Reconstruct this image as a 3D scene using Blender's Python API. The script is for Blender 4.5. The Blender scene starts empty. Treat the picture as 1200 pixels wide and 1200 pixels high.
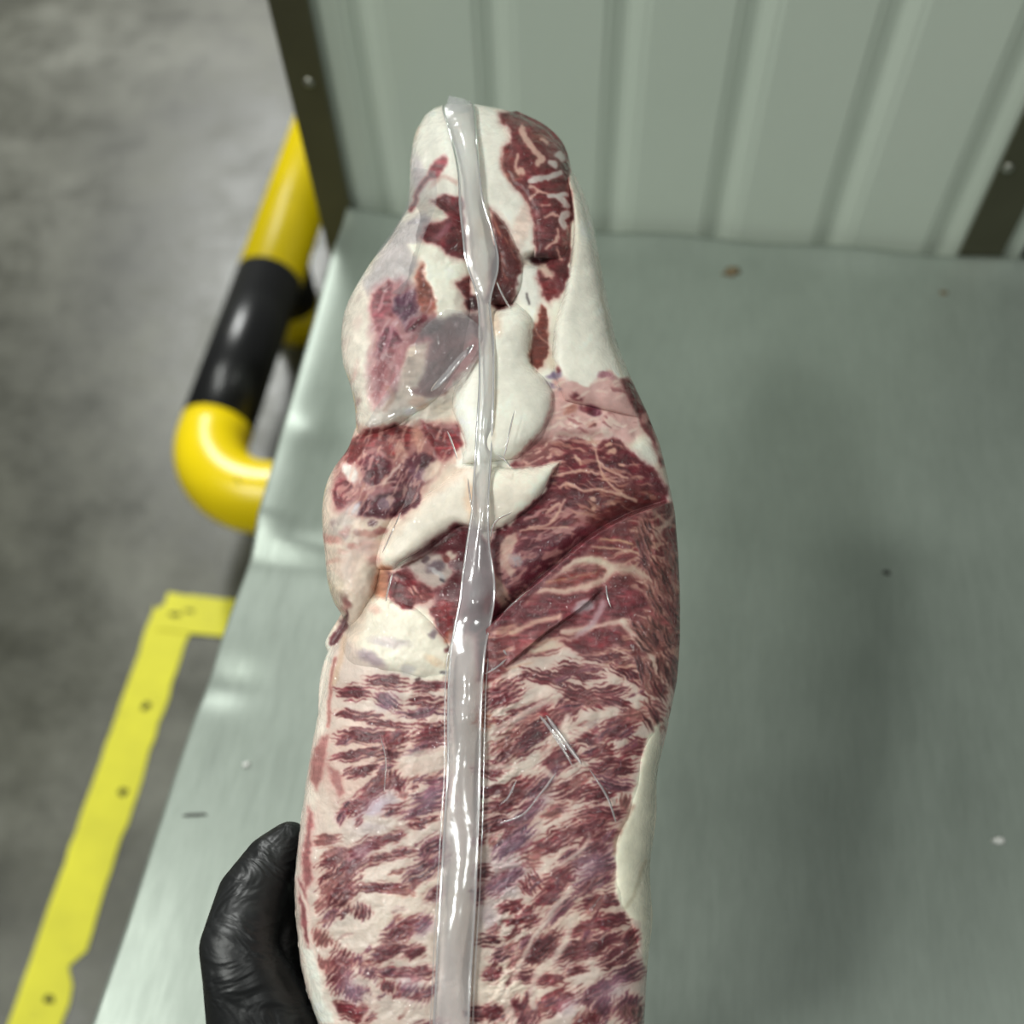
import bpy, bmesh, math, random
import numpy as np
from mathutils import Vector, Matrix

random.seed(4)
SC = bpy.context.scene
COL = SC.collection

# ------------------------------------------------------------------ camera
def _n(v): return v / np.linalg.norm(v)
_Z = -_n(np.array([40, -750, -1200.0]))            # world up seen from the camera
_Y = np.array([300, 1920, -1200.0]); _Y = _n(_Y - _Z * (_Y @ _Z))
_X = np.cross(_Y, _Z)
RC = np.array([_X, _Y, _Z])
CAM = np.array([0.0, 0.0, 1.5])
cd = bpy.data.cameras.new('camera'); cam = bpy.data.objects.new('camera', cd); COL.objects.link(cam)
M4 = Matrix.Identity(4)
for i in range(3):
    for j in range(3): M4[i][j] = RC[i, j]
    M4[i][3] = CAM[i]
cam.matrix_world = M4
cd.sensor_width = 36; cd.lens = 36; cd.clip_start = 0.02; cd.clip_end = 60
cd.dof.use_dof = True; cd.dof.focus_distance = 0.40; cd.dof.aperture_fstop = 6.0
SC.camera = cam

# ------------------------------------------------------------------ world, lights, exposure
w = bpy.data.worlds.new('hall_ambient'); SC.world = w; w.use_nodes = True
w.node_tree.nodes['Background'].inputs[0].default_value = (0.82, 0.86, 0.82, 1)
w.node_tree.nodes['Background'].inputs[1].default_value = 0.235

def area(name, loc, target, sx, sy, power, col=(1, 1, 1)):
    l = bpy.data.lights.new(name, 'AREA'); l.shape = 'RECTANGLE'; l.size = sx; l.size_y = sy
    l.energy = power; l.color = col
    o = bpy.data.objects.new(name, l); COL.objects.link(o); o.location = loc
    o.rotation_euler = (Vector(target) - Vector(loc)).to_track_quat('-Z', 'Y').to_euler()
    return o
area('ceiling_lamp', (-1.64, 0.18, 3.3), (0.0, 0.2, 0.9), 0.20, 0.36, 37, (0.98, 1.0, 0.95))
area('ceiling_lamp', (-1.30, -0.76, 3.4), (0.0, 0.3, 0.8), 0.28, 0.24, 39, (0.97, 1.0, 0.95))
area('ceiling_lamp', (1.15, -0.35, 3.5), (0.3, 0.2, 0.8), 0.5, 0.5, 17, (0.97, 1.0, 0.96))  # broad fill lamp added to brighten the right of the table
area('ceiling_lamp', (-2.1, 4.4, 3.7), (-1.9, 3.4, 0.0), 0.35, 2.4, 330, (0.98, 1.0, 0.97))

SC.view_settings.view_transform = 'Standard'
SC.view_settings.look = 'None'
SC.view_settings.gamma = 1.0
SC.view_settings.exposure = -0.42
SC.view_settings.use_curve_mapping = False

# ------------------------------------------------------------------ helpers
def ray(px, py):
    return RC @ np.array([(px - 600) / 1200.0, (600 - py) / 1200.0, -1.0])
def at(px, py, d):
    return Vector(CAM + ray(px, py) * d)
def on(px, py, z):                                  # photo point on a horizontal plane
    r = ray(px, py)
    return Vector(CAM + r * ((z - CAM[2]) / r[2]))
def lin(c):
    c = np.asarray(c, float)
    return np.where(c <= 0.04045, c / 12.92, ((c + 0.055) / 1.055) ** 2.4)
def s8(r, g, b): return tuple(lin(np.array([r, g, b]) / 255.0)) + (1.0,)

def link(name, me, mat=None, parent=None):
    o = bpy.data.objects.new(name, me); COL.objects.link(o)
    if mat: me.materials.append(mat)
    if parent: o.parent = parent
    return o
def empty(name, loc=(0, 0, 0)):
    o = bpy.data.objects.new(name, None); COL.objects.link(o); o.location = loc; o.empty_display_size = 0.05
    return o
def tag(o, label=None, cat=None, group=None, kind=None):
    if label: o['label'] = label
    if cat: o['category'] = cat
    if group: o['group'] = group
    if kind: o['kind'] = kind
    return o
def bm_obj(name, bm, mat, parent=None, smooth=False):
    me = bpy.data.meshes.new(name); bmesh.ops.recalc_face_normals(bm, faces=bm.faces[:]); bm.to_mesh(me); bm.free()
    if smooth:
        for p in me.polygons: p.use_smooth = True
    return link(name, me, mat, parent)
def local(o, parent):                               # keep world place when parented to a moved empty
    o.parent = parent; o.matrix_parent_inverse = Matrix.Translation(-parent.location)
    return o
def box(bm, c, s, bev=0.0):
    r = bmesh.ops.create_cube(bm, size=1.0)
    for v in r['verts']: v.co = Vector((c[0] + v.co.x * s[0], c[1] + v.co.y * s[1], c[2] + v.co.z * s[2]))
    if bev:
        es = list({e for v in r['verts'] for e in v.link_edges})
        bmesh.ops.bevel(bm, geom=es, offset=bev, segments=2, affect='EDGES', profile=0.5)
def tube(bm, pts, radii, n=24, cap=True):
    pts = [Vector(p) for p in pts]; rings = []
    t0 = (pts[1] - pts[0]).normalized()
    up = Vector((0, 0, 1)) if abs(t0.z) < 0.9 else Vector((1, 0, 0))
    nrm = (up - t0 * up.dot(t0)).normalized()
    for i, p in enumerate(pts):
        t = (pts[min(i + 1, len(pts) - 1)] - pts[max(i - 1, 0)]).normalized()
        nrm = (nrm - t * nrm.dot(t)).normalized(); b = t.cross(nrm)
        r = radii[i] if hasattr(radii, '__len__') else radii
        rings.append([bm.verts.new(p + (nrm * math.cos(a) + b * math.sin(a)) * r) for a in [2 * math.pi * k / n for k in range(n)]])
    for a, b in zip(rings, rings[1:]):
        for k in range(n): bm.faces.new((a[k], a[(k + 1) % n], b[(k + 1) % n], b[k]))
    if cap:
        bm.faces.new(rings[0][::-1]); bm.faces.new(rings[-1])

# ---- materials
def mat(name):
    m = bpy.data.materials.new(name); m.use_nodes = True
    nt = m.node_tree; b = nt.nodes['Principled BSDF']
    return m, nt, b
def node(nt, t, **kw):
    n = nt.nodes.new(t)
    for k, v in kw.items():
        if k in n.inputs: n.inputs[k].default_value = v
        else: setattr(n, k, v)
    return n
def noise(nt, vec, scale, detail=4, rough=0.55, dist=0.0):
    n = node(nt, 'ShaderNodeTexNoise', Scale=scale, Detail=detail, Roughness=rough, Distortion=dist)
    nt.links.new(vec, n.inputs['Vector']); return n.outputs['Fac']
def ramp(nt, fac, stops):
    r = nt.nodes.new('ShaderNodeValToRGB'); e = r.color_ramp.elements
    while len(e) < len(stops): e.new(0.5)
    for el, (p, c) in zip(e, stops): el.position = p; el.color = c
    nt.links.new(fac, r.inputs[0]); return r.outputs[0]
def objco(nt, scale=None):
    tc = nt.nodes.new('ShaderNodeTexCoord')
    if scale is None: return tc.outputs['Object']
    mp = nt.nodes.new('ShaderNodeMapping'); mp.inputs['Scale'].default_value = scale
    nt.links.new(tc.outputs['Object'], mp.inputs['Vector']); return mp.outputs[0]
def bump(nt, h, strength, dist, target):
    b = node(nt, 'ShaderNodeBump', Strength=strength, Distance=dist)
    nt.links.new(h, b.inputs['Height']); nt.links.new(b.outputs[0], target); return b
def mix(nt, a, b, fac, mode='MIX'):
    m = nt.nodes.new('ShaderNodeMix'); m.data_type = 'RGBA'; m.blend_type = mode
    for v, s in ((a, m.inputs[6]), (b, m.inputs[7])):
        if isinstance(v, tuple): s.default_value = v
        else: nt.links.new(v, s)
    if isinstance(fac, float): m.inputs[0].default_value = fac
    else: nt.links.new(fac, m.inputs[0])
    return m.outputs[2]

def plain(name, col, rough=0.5, metal=0.0, nscale=0, namp=0.15, bmp=0.0):
    m, nt, b = mat(name)
    b.inputs['Roughness'].default_value = rough; b.inputs['Metallic'].default_value = metal
    if nscale:
        f = noise(nt, objco(nt), nscale, 5)
        lo = tuple(x * (1 - namp) for x in col[:3]) + (1,); hi = tuple(min(1, x * (1 + namp)) for x in col[:3]) + (1,)
        nt.links.new(ramp(nt, f, [(0.3, lo), (0.7, hi)]), b.inputs['Base Color'])
        if bmp: bump(nt, f, bmp, 0.002, b.inputs['Normal'])
    else: b.inputs['Base Color'].default_value = col
    return m

# ================================================================== SETTING
# ---- concrete floor
m, nt, b = mat('worn_concrete')
co = objco(nt)
big = noise(nt, co, 1.7, 6, 0.62, 0.4); mid = noise(nt, co, 9.0, 6, 0.65); fine = noise(nt, co, 70.0, 4, 0.7)
c1 = ramp(nt, big, [(0.30, s8(61, 61, 52)), (0.52, s8(83, 83, 73)), (0.70, s8(114, 114, 106))])
c2 = ramp(nt, mid, [(0.30, s8(88, 86, 74)), (0.60, s8(200, 200, 192))])
c = mix(nt, c1, c2, 0.42, 'OVERLAY')
c = mix(nt, c, ramp(nt, fine, [(0.3, s8(70, 68, 60)), (0.62, s8(190, 190, 184))]), 0.20, 'OVERLAY')
nt.links.new(c, b.inputs['Base Color'])
nt.links.new(ramp(nt, mid, [(0.3, (0.30,) * 3 + (1,)), (0.7, (0.50,) * 3 + (1,))]), b.inputs['Roughness'])
bump(nt, fine, 0.25, 0.002, b.inputs['Normal'])
M_floor = m
bm = bmesh.new(); bmesh.ops.create_grid(bm, x_segments=4, y_segments=4, size=5.0)
fl = bm_obj('floor', bm, M_floor); fl.location = (0, 2.0, 0); tag(fl, 'worn grey concrete floor with scuffs and stains', 'floor', kind='structure')

# ---- yellow floor tape: two strips with ragged edges
def spots_mat(name, base, dark, scale, thr, rough=0.55):
    m, nt, b = mat(name); co = objco(nt)
    f = noise(nt, co, scale, 5, 0.7); g = noise(nt, co, 14, 4)
    c = ramp(nt, g, [(0.3, tuple(x * 0.86 for x in base[:3]) + (1,)), (0.65, base)])
    c = mix(nt, dark, c, ramp(nt, f, [(thr, (0, 0, 0, 1)), (thr + 0.04, (1, 1, 1, 1))]))
    nt.links.new(c, b.inputs['Base Color']); b.inputs['Roughness'].default_value = rough
    return m
M_tape = spots_mat('yellow_floor_tape', s8(226, 220, 44), s8(120, 110, 30), 55, 0.29)
def strip(name, pts, z0, z1, mt, parent=None):
    bm = bmesh.new()
    lo = [bm.verts.new((x, y, z0)) for x, y in pts]; hi = [bm.verts.new((x, y, z1)) for x, y in pts]
    n = len(pts)
    bm.faces.new(hi); bm.faces.new(lo[::-1])
    for i in range(n): bm.faces.new((lo[i], lo[(i + 1) % n], hi[(i + 1) % n], hi[i]))
    return bm_obj(name, bm, mt, parent)
R1 = random.Random(3)
left, right = [], []
y = 0.70
while y > -0.9:
    left.append((-0.7275 + R1.uniform(-.0015, .0015), y)); right.append((-0.655 + R1.uniform(-.003, .0015), y)); y -= 0.022
left[0] = (-0.725, 0.668); left.insert(0, (-0.700, 0.690)); right[0] = (-0.668, 0.703)
# torn notch on the inner edge near the bottom of the picture
ny = on(88, 1135, 0).y
right = [(x - (0.018 if abs(yy - ny) < 0.018 else 0), yy) for x, yy in right]
tp = strip('floor_tape', left + right[::-1], 0.0005, 0.0022, M_tape)
tag(tp, 'long strip of yellow floor tape with dark scuff holes running beside the table', 'floor tape', 'yellow floor marking')
top, bot = [], []
x = -0.712
while x < 0.4:
    top.append((x, 0.700 + R1.uniform(-.0015, .0015))); bot.append((x, 0.634 + R1.uniform(-.0015, .0015))); x += 0.03
tp2 = strip('floor_tape', top + bot[::-1], 0.0024, 0.0041, M_tape)
tag(tp2, 'short yellow floor tape end reaching under the metal table', 'floor tape', 'yellow floor marking')
M_scuff = plain('black_scuff', s8(40, 38, 26), 0.8, nscale=300, namp=0.4)
def blot(name, px, py, z, r, mt, parent=None, squash=1.0, h=0.0006, seed=0, ang=0.0):
    rr = random.Random(seed); c = on(px, py, z); bm = bmesh.new()
    n = 14; ring = []; ring2 = []
    for k in range(n):
        a = 2 * math.pi * k / n; q = r * rr.uniform(0.65, 1.15)
        dx, dy = q * math.cos(a), q * math.sin(a) * squash
        dx, dy = dx * math.cos(ang) - dy * math.sin(ang), dx * math.sin(ang) + dy * math.cos(ang)
        ring.append(bm.verts.new((c.x + dx, c.y + dy, z))); ring2.append(bm.verts.new((c.x + dx * .6, c.y + dy * .6, z + h)))
    bm.faces.new(ring[::-1]); bm.faces.new(ring2)
    for k in range(n): bm.faces.new((ring[k], ring[(k + 1) % n], ring2[(k + 1) % n], ring2[k]))
    return bm_obj(name, bm, mt, parent, True)
for k, (px, py, r, sq) in enumerate([(171, 828, .008, 1), (144, 928, .008, 1), (57, 1171, .010, .7), (205, 720, .012, .4), (222, 716, .010, .35)]):
    blot('scuff_mark', px, py, 0.0021 if k < 3 else 0.0041, r, M_scuff, tp if k < 3 else tp2, sq, seed=k + 5)

# ---- yellow and black bumper rail on the floor
def paint_mat(name, base, chip):
    m, nt, b = mat(name); co = objco(nt)
    f = noise(nt, co, 24, 4, 0.6, 0.6); g = noise(nt, co, 8, 3)
    c = ramp(nt, g, [(0.3, tuple(x * 0.9 for x in base[:3]) + (1,)), (0.7, base)])
    c = mix(nt, chip, c, ramp(nt, f, [(0.285, (0, 0, 0, 1)), (0.31, (1, 1, 1, 1))]))
    nt.links.new(c, b.inputs['Base Color']); b.inputs['Roughness'].default_value = 0.30
    return m
M_py = paint_mat('yellow_pipe_paint', s8(252, 222, 0), s8(60, 50, 20)); M_pk = paint_mat('black_pipe_paint', s8(24, 24, 25), s8(70, 66, 60))
rail = empty('bumper_rail', (-0.62, 1.0, 0)); tag(rail, 'low yellow and black striped pipe guard on the floor beside the table', 'guard rail')
PX, PZ, PR = -0.632, 0.20, 0.057
def rail_part(name, pts, mt, r=PR):
    bm = bmesh.new(); tube(bm, pts, r, 40); o = bm_obj(name, bm, mt, None, True)
    for e in o.data.edges: pass
    local(o, rail); return o
y_a = on(300, 303, PZ + 0.05).y; y_b = on(262, 478, PZ + 0.05).y
rail_part('yellow_band', [(PX, 2.55, PZ), (PX, 2.0, PZ), (PX, y_a, PZ)], M_py)
rail_part('black_band', [(PX, y_a, PZ), (PX, (y_a + y_b) / 2, PZ), (PX, y_b, PZ)], M_pk, PR * 1.004)
RB = 0.105; arc = [(PX, y_b, PZ)]
for k in range(1, 15):
    a = math.radians(90 * k / 14); arc.append((PX + RB * (1 - math.cos(a)), y_b - 0.02 - RB * math.sin(a), PZ))
arc += [(PX + RB + 0.10, y_b - 0.02 - RB, PZ), (PX + RB + 0.30, y_b - 0.02 - RB, PZ)]
rail_part('elbow', arc, M_py)
ly = on(352, 384, 0).y
LX = on(352, 384, 0).x
rail_part('post', [(LX, ly, 0.07), (LX, ly, 0.15), (LX, ly, PZ)], M_pk, PR * 0.86)
rail_part('post_foot', [(LX, ly, 0.0), (LX, ly, 0.035), (LX, ly, 0.072)], M_py, PR * 0.88)
rail_part('post', [(PX + RB + .24, y_b - 0.02 - RB, 0), (PX + RB + .24, y_b - 0.02 - RB, PZ)], M_pk, PR * 0.86)
rail_part('post', [(PX, 2.45, 0), (PX, 2.45, PZ)], M_pk, PR * 0.86)

# ---- corrugated partition behind the table
TZ, BY, LXE = 0.80, 0.757, -0.281
part = empty('partition_panel', (0.0, BY + 0.02, 0)); tag(part, 'pale grey-green corrugated metal partition standing behind the table', 'partition')
m, nt, b = mat('grey_green_sheet'); co = objco(nt)
f = noise(nt, co, 3, 4); nt.links.new(ramp(nt, f, [(0.3, s8(203, 214, 200)), (0.7, s8(210, 219, 206))]), b.inputs['Base Color'])
b.inputs['Roughness'].default_value = 0.42; M_sheet = m
M_post = plain('olive_post_metal', s8(104, 102, 84), 0.36, 0.75, 6, 0.2)
M_rivet = plain('rivet_steel', s8(170, 170, 160), 0.3, 0.9)
XR0 = 0.302                                          # right post, inner edge
def wallx(px, py):                                   # x of a photo point on the vertical partition plane
    r = ray(px, py); return (r * ((BY + 0.012) / r[1]))[0]
gx = [wallx(px, py) for px, py in [(421, 0), (578, 0), (737, 0), (893, 0), (1062, 0), (1205, 60)]]
prof = [(LXE - 0.02, 0.0)]
for g in gx:
    prof += [(g - 0.016, 0.0), (g - 0.006, 0.0065), (g - 0.001, 0.0065), (g + 0.016, 0.0)]
prof += [(0.36, 0.0)]
bm = bmesh.new(); rows = []
for z in (0.30, 1.9):
    rows.append([bm.verts.new((x, BY + 0.012 + d, z)) for x, d in prof])
for k in range(len(prof) - 1): bm.faces.new((rows[0][k], rows[0][k + 1], rows[1][k + 1], rows[1][k]))
bmesh.ops.bevel(bm, geom=[e for e in bm.edges if abs(e.verts[0].co.x - e.verts[1].co.x) < 1e-6 and len(e.link_faces) == 2], offset=0.003, segments=3, affect='EDGES')
bmesh.ops.solidify(bm, geom=bm.faces[:], thickness=-0.0012)
o = bm_obj('corrugated_sheet', bm, M_sheet); local(o, part)
for (x0, wd, rv) in ((LXE - 0.034, 0.034, (362, 97)), (XR0, 0.038, (1181, 197))):
    bm = bmesh.new()
    box(bm, (x0 + wd / 2, BY + 0.004, 1.0), (wd, 0.005, 1.8), 0.0008)
    box(bm, (x0 + (0.0025 if x0 < 0 else wd - 0.0025), BY + 0.024, 1.0), (0.004, 0.036, 1.8), 0.0008)
    po = bm_obj('frame_post', bm, M_post); local(po, part)
    r = ray(*rv); P = CAM + r * ((BY + 0.001) / r[1])
    for dz in (0, 0.35, -0.35):
        bm = bmesh.new(); bmesh.ops.create_uvsphere(bm, u_segments=12, v_segments=8, radius=0.0048)
        for v in bm.verts: v.co = Vector((P[0] + v.co.x, P[1] + v.co.y * 0.5, P[2] + dz + v.co.z))
        rvo = bm_obj('rivet', bm, M_rivet, None, True); rvo.parent = po
bm = bmesh.new(); box(bm, (0.62, BY + 0.30, 0.62), (0.50, 0.42, 1.24), 0.01); 
M_dark = plain('dark_block_paint', s8(38, 40, 32), 0.5, nscale=5)  # plain dark block added to keep the gap beside the post dark
box(bm, (0.62, BY + 0.085, 0.95), (0.40, 0.01, 0.4), 0.003)
o = bm_obj('dark_block', bm, M_dark); tag(o, 'dark block added to darken the gap behind the right-hand post', 'filler')

# ---- stainless table
m, nt, b = mat('scuffed_stainless'); co = objco(nt)
str1 = noise(nt, objco(nt, (26, 5, 1)), 3.2, 6, 0.7)      # faint wiping streaks
big = noise(nt, co, 5, 5, 0.6); fine = noise(nt, objco(nt, (160, 22, 1)), 2.0, 5, 0.75)
c = ramp(nt, big, [(0.3, s8(138, 148, 138)), (0.7, s8(155, 165, 155))])
c = mix(nt, c, ramp(nt, fine, [(0.35, s8(120, 126, 120)), (0.65, s8(186, 190, 186))]), 0.12)
nt.links.new(c, b.inputs['Base Color']); b.inputs['Metallic'].default_value = 0.40
nt.links.new(ramp(nt, str1, [(0.25, (0.32,) * 3 + (1,)), (0.75, (0.50,) * 3 + (1,))]), b.inputs['Roughness'])
bump(nt, fine, 0.05, 0.001, b.inputs['Normal']); M_steel = m
table = empty('steel_table', (0.2, 0.3, 0)); tag(table, 'scuffed stainless steel work table with a dented left edge', 'table')
XT1, YF = 0.85, -0.42
nx, nyy = 150, 190
edge = [(412, 250), (399, 290), (370, 400), (333, 530), (301, 642), (297, 655), (272, 722), (249, 790), (243, 806), (210, 903), (150, 1090), (112, 1200)]
ep = sorted([(on(px, py, TZ).y, on(px, py, TZ).x) for px, py in edge])
ey = np.array([-0.42] + [p[0] for p in ep]); ex = np.array([-0.287] + [p[1] for p in ep])
k1 = on(330, 640, TZ); k2 = on(262, 800, TZ); k3 = on(372, 515, TZ)
vy = np.linspace(YF, BY, nyy); vu = np.linspace(0, 1, nx) ** 1.7
co_ = np.zeros((nyy, nx, 3))
for i, yv in enumerate(vy):
    x0 = np.interp(yv, ey, ex); xx = x0 + (XT1 - x0) * vu
    d = xx - x0
    z = TZ + 0.0 * xx
    z += 0.013 * np.exp(-(d / 0.045) ** 2) * np.clip((yv - k1.y) / 0.02, 0, 1) * np.clip((BY - yv) / 0.10 + 0.3, 0, 1)  # rear part of the edge is bent up
    z += 0.0065 * np.exp(-((xx - k1.x - .01) / 0.05) ** 2 - ((yv - k1.y) / 0.011) ** 2)
    z -= 0.0040 * np.exp(-((xx - k2.x) / 0.03) ** 2 - ((yv - k2.y) / 0.018) ** 2)
    z += 0.0030 * np.exp(-((xx - k3.x) / 0.02) ** 2 - ((yv - k3.y) / 0.014) ** 2)
    z += 0.004 * np.exp(-((BY - yv) / 0.02) ** 2) * (1 + 0.5 * np.sin(xx * 40))
    co_[i, :, 0] = xx; co_[i, :, 1] = yv; co_[i, :, 2] = z
bm = bmesh.new()
vs = [[bm.verts.new(co_[i, j]) for j in range(nx)] for i in range(nyy)]
for i in range(nyy - 1):
    for j in range(nx - 1): bm.faces.new((vs[i][j], vs[i][j + 1], vs[i + 1][j + 1], vs[i + 1][j]))
# rolled lip along the left side
prev = [vs[i][0] for i in range(nyy)]
for dx, dz in ((-0.0022, -0.0010), (-0.0034, -0.0034), (-0.0030, -0.0065), (-0.0004, -0.032)):
    cur = [bm.verts.new((vs[i][0].co.x + dx, vs[i][0].co.y, vs[i][0].co.z + dz)) for i in range(nyy)]
    for i in range(nyy - 1): bm.faces.new((prev[i], prev[i + 1], cur[i + 1], cur[i]))
    prev = cur
for row, sgn in ((vs[-1], 1), (vs[0], -1)):
    cur = [bm.verts.new((v.co.x, v.co.y + 0.002 * sgn, TZ - 0.032)) for v in row]
    for j in range(nx - 1): bm.faces.new((row[j], row[j + 1], cur[j + 1], cur[j]))
cur = [bm.verts.new((vs[i][-1].co.x, vs[i][-1].co.y, TZ - 0.032)) for i in range(nyy)]
for i in range(nyy - 1): bm.faces.new((vs[i][-1], vs[i + 1][-1], cur[i + 1], cur[i]))
o = bm_obj('tabletop', bm, M_steel, None, True); local(o, table)
for lx, lyy in ((-0.23, 0.70), (0.79, 0.70), (-0.23, -0.36), (0.79, -0.36)):
    bm = bmesh.new(); box(bm, (lx, lyy, 0.395), (0.04, 0.04, 0.79), 0.003)
    local(bm_obj('leg', bm, M_steel), table)
M_brown = plain('brown_scrap', s8(112, 96, 70), 0.6, nscale=200, namp=0.4)
M_speck = plain('dark_speck', s8(45, 44, 38), 0.6, nscale=200, namp=0.3)
M_pale = plain('pale_crumb', s8(225, 225, 220), 0.4, nscale=200, namp=0.1)
tag(blot('residue_stain', 857, 318, TZ + .0008, 0.0105, M_brown, None, 0.6, 0.0012, 3, 0.5), 'small brown residue smear near the rear edge of the table', 'stain')
tag(blot('residue_stain', 1106, 343, TZ + .0003, 0.0042, M_brown, None, 0.8, 0.0008, 8), 'tiny brown spot on the table below the right-hand post', 'stain')
tag(blot('crumb', 1039, 671, TZ + .0003, 0.0035, M_speck, None, 0.7, 0.0012, 9), 'dark crumb on the table to the right of the meat', 'crumb')
tag(blot('crumb', 228, 955, TZ + .0003, 0.0095, M_speck, None, 0.14, 0.0007, 11, 0.15), 'thin dark fibre on the table left of the gloved hand', 'crumb')
tag(blot('crumb', 289, 896, TZ + .0003, 0.0030, M_pale, None, 0.9, 0.0012, 12), 'pale crumb on the table left of the meat', 'crumb')
tag(blot('crumb', 1170, 985, TZ + .0003, 0.0055, M_pale, None, 0.6, 0.0012, 13), 'pale scrap on the table at the far right', 'crumb')

# ================================================================== VACUUM-PACKED BEEF
# Tracing frame: x, y in photo pixels, height h toward the viewer in the same unit (about 0.33 mm).
def lattice(ix, iy, seed):
    h = (ix.astype(np.int64) * 374761393 + iy.astype(np.int64) * 668265263 + seed * 2147483647) & 0xFFFFFFFF
    h = ((h ^ (h >> 13)) * 1274126177) & 0xFFFFFFFF
    h = (h ^ (h >> 16)) & 0xFFFFFFFF
    return (h & 0xFFFF).astype(np.float64) / 65535.0
def vnoise(x, y, seed=0):
    ix = np.floor(x); iy = np.floor(y); fx = x - ix; fy = y - iy
    fx = fx * fx * fx * (fx * (fx * 6 - 15) + 10); fy = fy * fy * fy * (fy * (fy * 6 - 15) + 10)
    a = lattice(ix, iy, seed); b_ = lattice(ix + 1, iy, seed); c_ = lattice(ix, iy + 1, seed); d_ = lattice(ix + 1, iy + 1, seed)
    return (a * (1 - fx) + b_ * fx) * (1 - fy) + (c_ * (1 - fx) + d_ * fx) * fy
def fbm(x, y, seed=0, octv=4, gain=0.5):
    s = 0; a = 1; t = 0
    for k in range(octv):
        s = s + a * vnoise(x, y, seed + 17 * k); t += a; a *= gain
        x, y = x * 2.03 + 5.3, y * 2.03 + 1.7
    return s / t
def sstep(a, b_, x):
    t = np.clip((x - a) / (b_ - a), 0, 1); return t * t * (3 - 2 * t)
def crom(pts, n):
    """n points along a smooth curve through the rows of pts"""
    P = np.asarray(pts, float); k = len(P)
    d = np.concatenate([[0], np.cumsum(np.linalg.norm(np.diff(P[:, :2], axis=0), axis=1))]) + np.arange(k) * 1e-6
    m_ = np.zeros_like(P)
    m_[1:-1] = (P[2:] - P[:-2]) / (d[2:] - d[:-2])[:, None]
    m_[0] = (P[1] - P[0]) / (d[1] - d[0]); m_[-1] = (P[-1] - P[-2]) / (d[-1] - d[-2])
    t = np.linspace(0, d[-1], n); i = np.clip(np.searchsorted(d, t, side='right') - 1, 0, k - 2)
    hh = (d[i + 1] - d[i]); u = ((t - d[i]) / hh)[:, None]; hh = hh[:, None]
    return ((2 * u**3 - 3 * u**2 + 1) * P[i] + (u**3 - 2 * u**2 + u) * hh * m_[i] + (-2 * u**3 + 3 * u**2) * P[i + 1] + (u**3 - u**2) * hh * m_[i + 1])

# ---- meat colour (lean, fat, connective tissue) with some shade painted in, laid out on a fine grid
CX0, CX1, CY0, CY1, CS = 330, 830, 100, 1380, 1.25
gx_ = np.arange(CX0, CX1, 1 / CS); gy_ = np.arange(CY0, CY1, 1 / CS)
GX, GY = np.meshgrid(gx_, gy_)
WX = GX + 7 * (fbm(GX / 14, GY / 14, 1, 3) - .5) + 3.0 * (fbm(GX / 4.5, GY / 4.5, 5, 2) - .5)
WY = GY + 7 * (fbm(GX / 14, GY / 14, 2, 3) - .5) + 3.0 * (fbm(GX / 4.5, GY / 4.5, 6, 2) - .5)
C3 = lambda r, g, b_: np.array([r, g, b_]) / 255.0
FAT, FATC, FATP = C3(238, 236, 222), C3(230, 218, 198), C3(226, 204, 192)
LEAN, LEAND, LEANB, PINK = C3(128, 42, 53), C3(90, 30, 38), C3(150, 50, 52), C3(200, 150, 142)
ORNG, PURP, GREY, BLK = C3(188, 112, 84), C3(112, 66, 84), C3(178, 170, 174), C3(46, 16, 20)
n1 = fbm(GX / 30, GY / 30, 11, 4)[..., None]; n2 = fbm(GX / 9, GY / 9, 12, 3)[..., None]
CAN = FAT * (1 - sstep(.45, .7, n1)) + FATC * sstep(.45, .7, n1)
CAN = CAN * (0.95 + 0.08 * n2)

def win(x0, x1, y0, y1, pad=10):
    a = max(0, int((y0 - pad - CY0) * CS)); b_ = min(GX.shape[0], int((y1 + pad - CY0) * CS) + 2)
    c_ = max(0, int((x0 - pad - CX0) * CS)); d_ = min(GX.shape[1], int((x1 + pad - CX0) * CS) + 2)
    return slice(a, b_), slice(c_, d_)
def sdf(P, X, Y):
    """signed distance, positive inside"""
    P = np.asarray(P, float); best = np.full(X.shape, 1e9); ins = np.zeros(X.shape, bool)
    for i in range(len(P)):
        ax, ay = P[i]; bx, by = P[(i + 1) % len(P)]
        ex_, ey_ = bx - ax, by - ay; L2 = ex_ * ex_ + ey_ * ey_ + 1e-9
        t = np.clip(((X - ax) * ex_ + (Y - ay) * ey_) / L2, 0, 1)
        best = np.minimum(best, (X - ax - t * ex_) ** 2 + (Y - ay - t * ey_) ** 2)
        if ay != by:
            cr = ((ay > Y) != (by > Y)) & (X < (bx - ax) * (Y - ay) / (by - ay) + ax); ins ^= cr
    d = np.sqrt(best); return np.where(ins, d, -d)
def blend(sl, col, al):
    CAN[sl] = CAN[sl] * (1 - al[..., None]) + col * al[..., None]
def tone(sl, col, var=0.22, seed=0, ang=0.0, ls=24, ws=5):
    X, Y = GX[sl], GY[sl]; ca, sa = math.cos(math.radians(ang)), math.sin(math.radians(ang))
    s = X * ca - Y * sa; t = X * sa + Y * ca
    if var < .13: ls = ws = 11
    f = fbm(s / ls, t / ws, 40 + seed, 3)[..., None]; g = fbm(X / 16, Y / 16, 60 + seed, 2)[..., None]
    return np.clip(col * (1 + var * (f - .5) * 2 + var * (g - .5) * 1.2), 0, 1)
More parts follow.
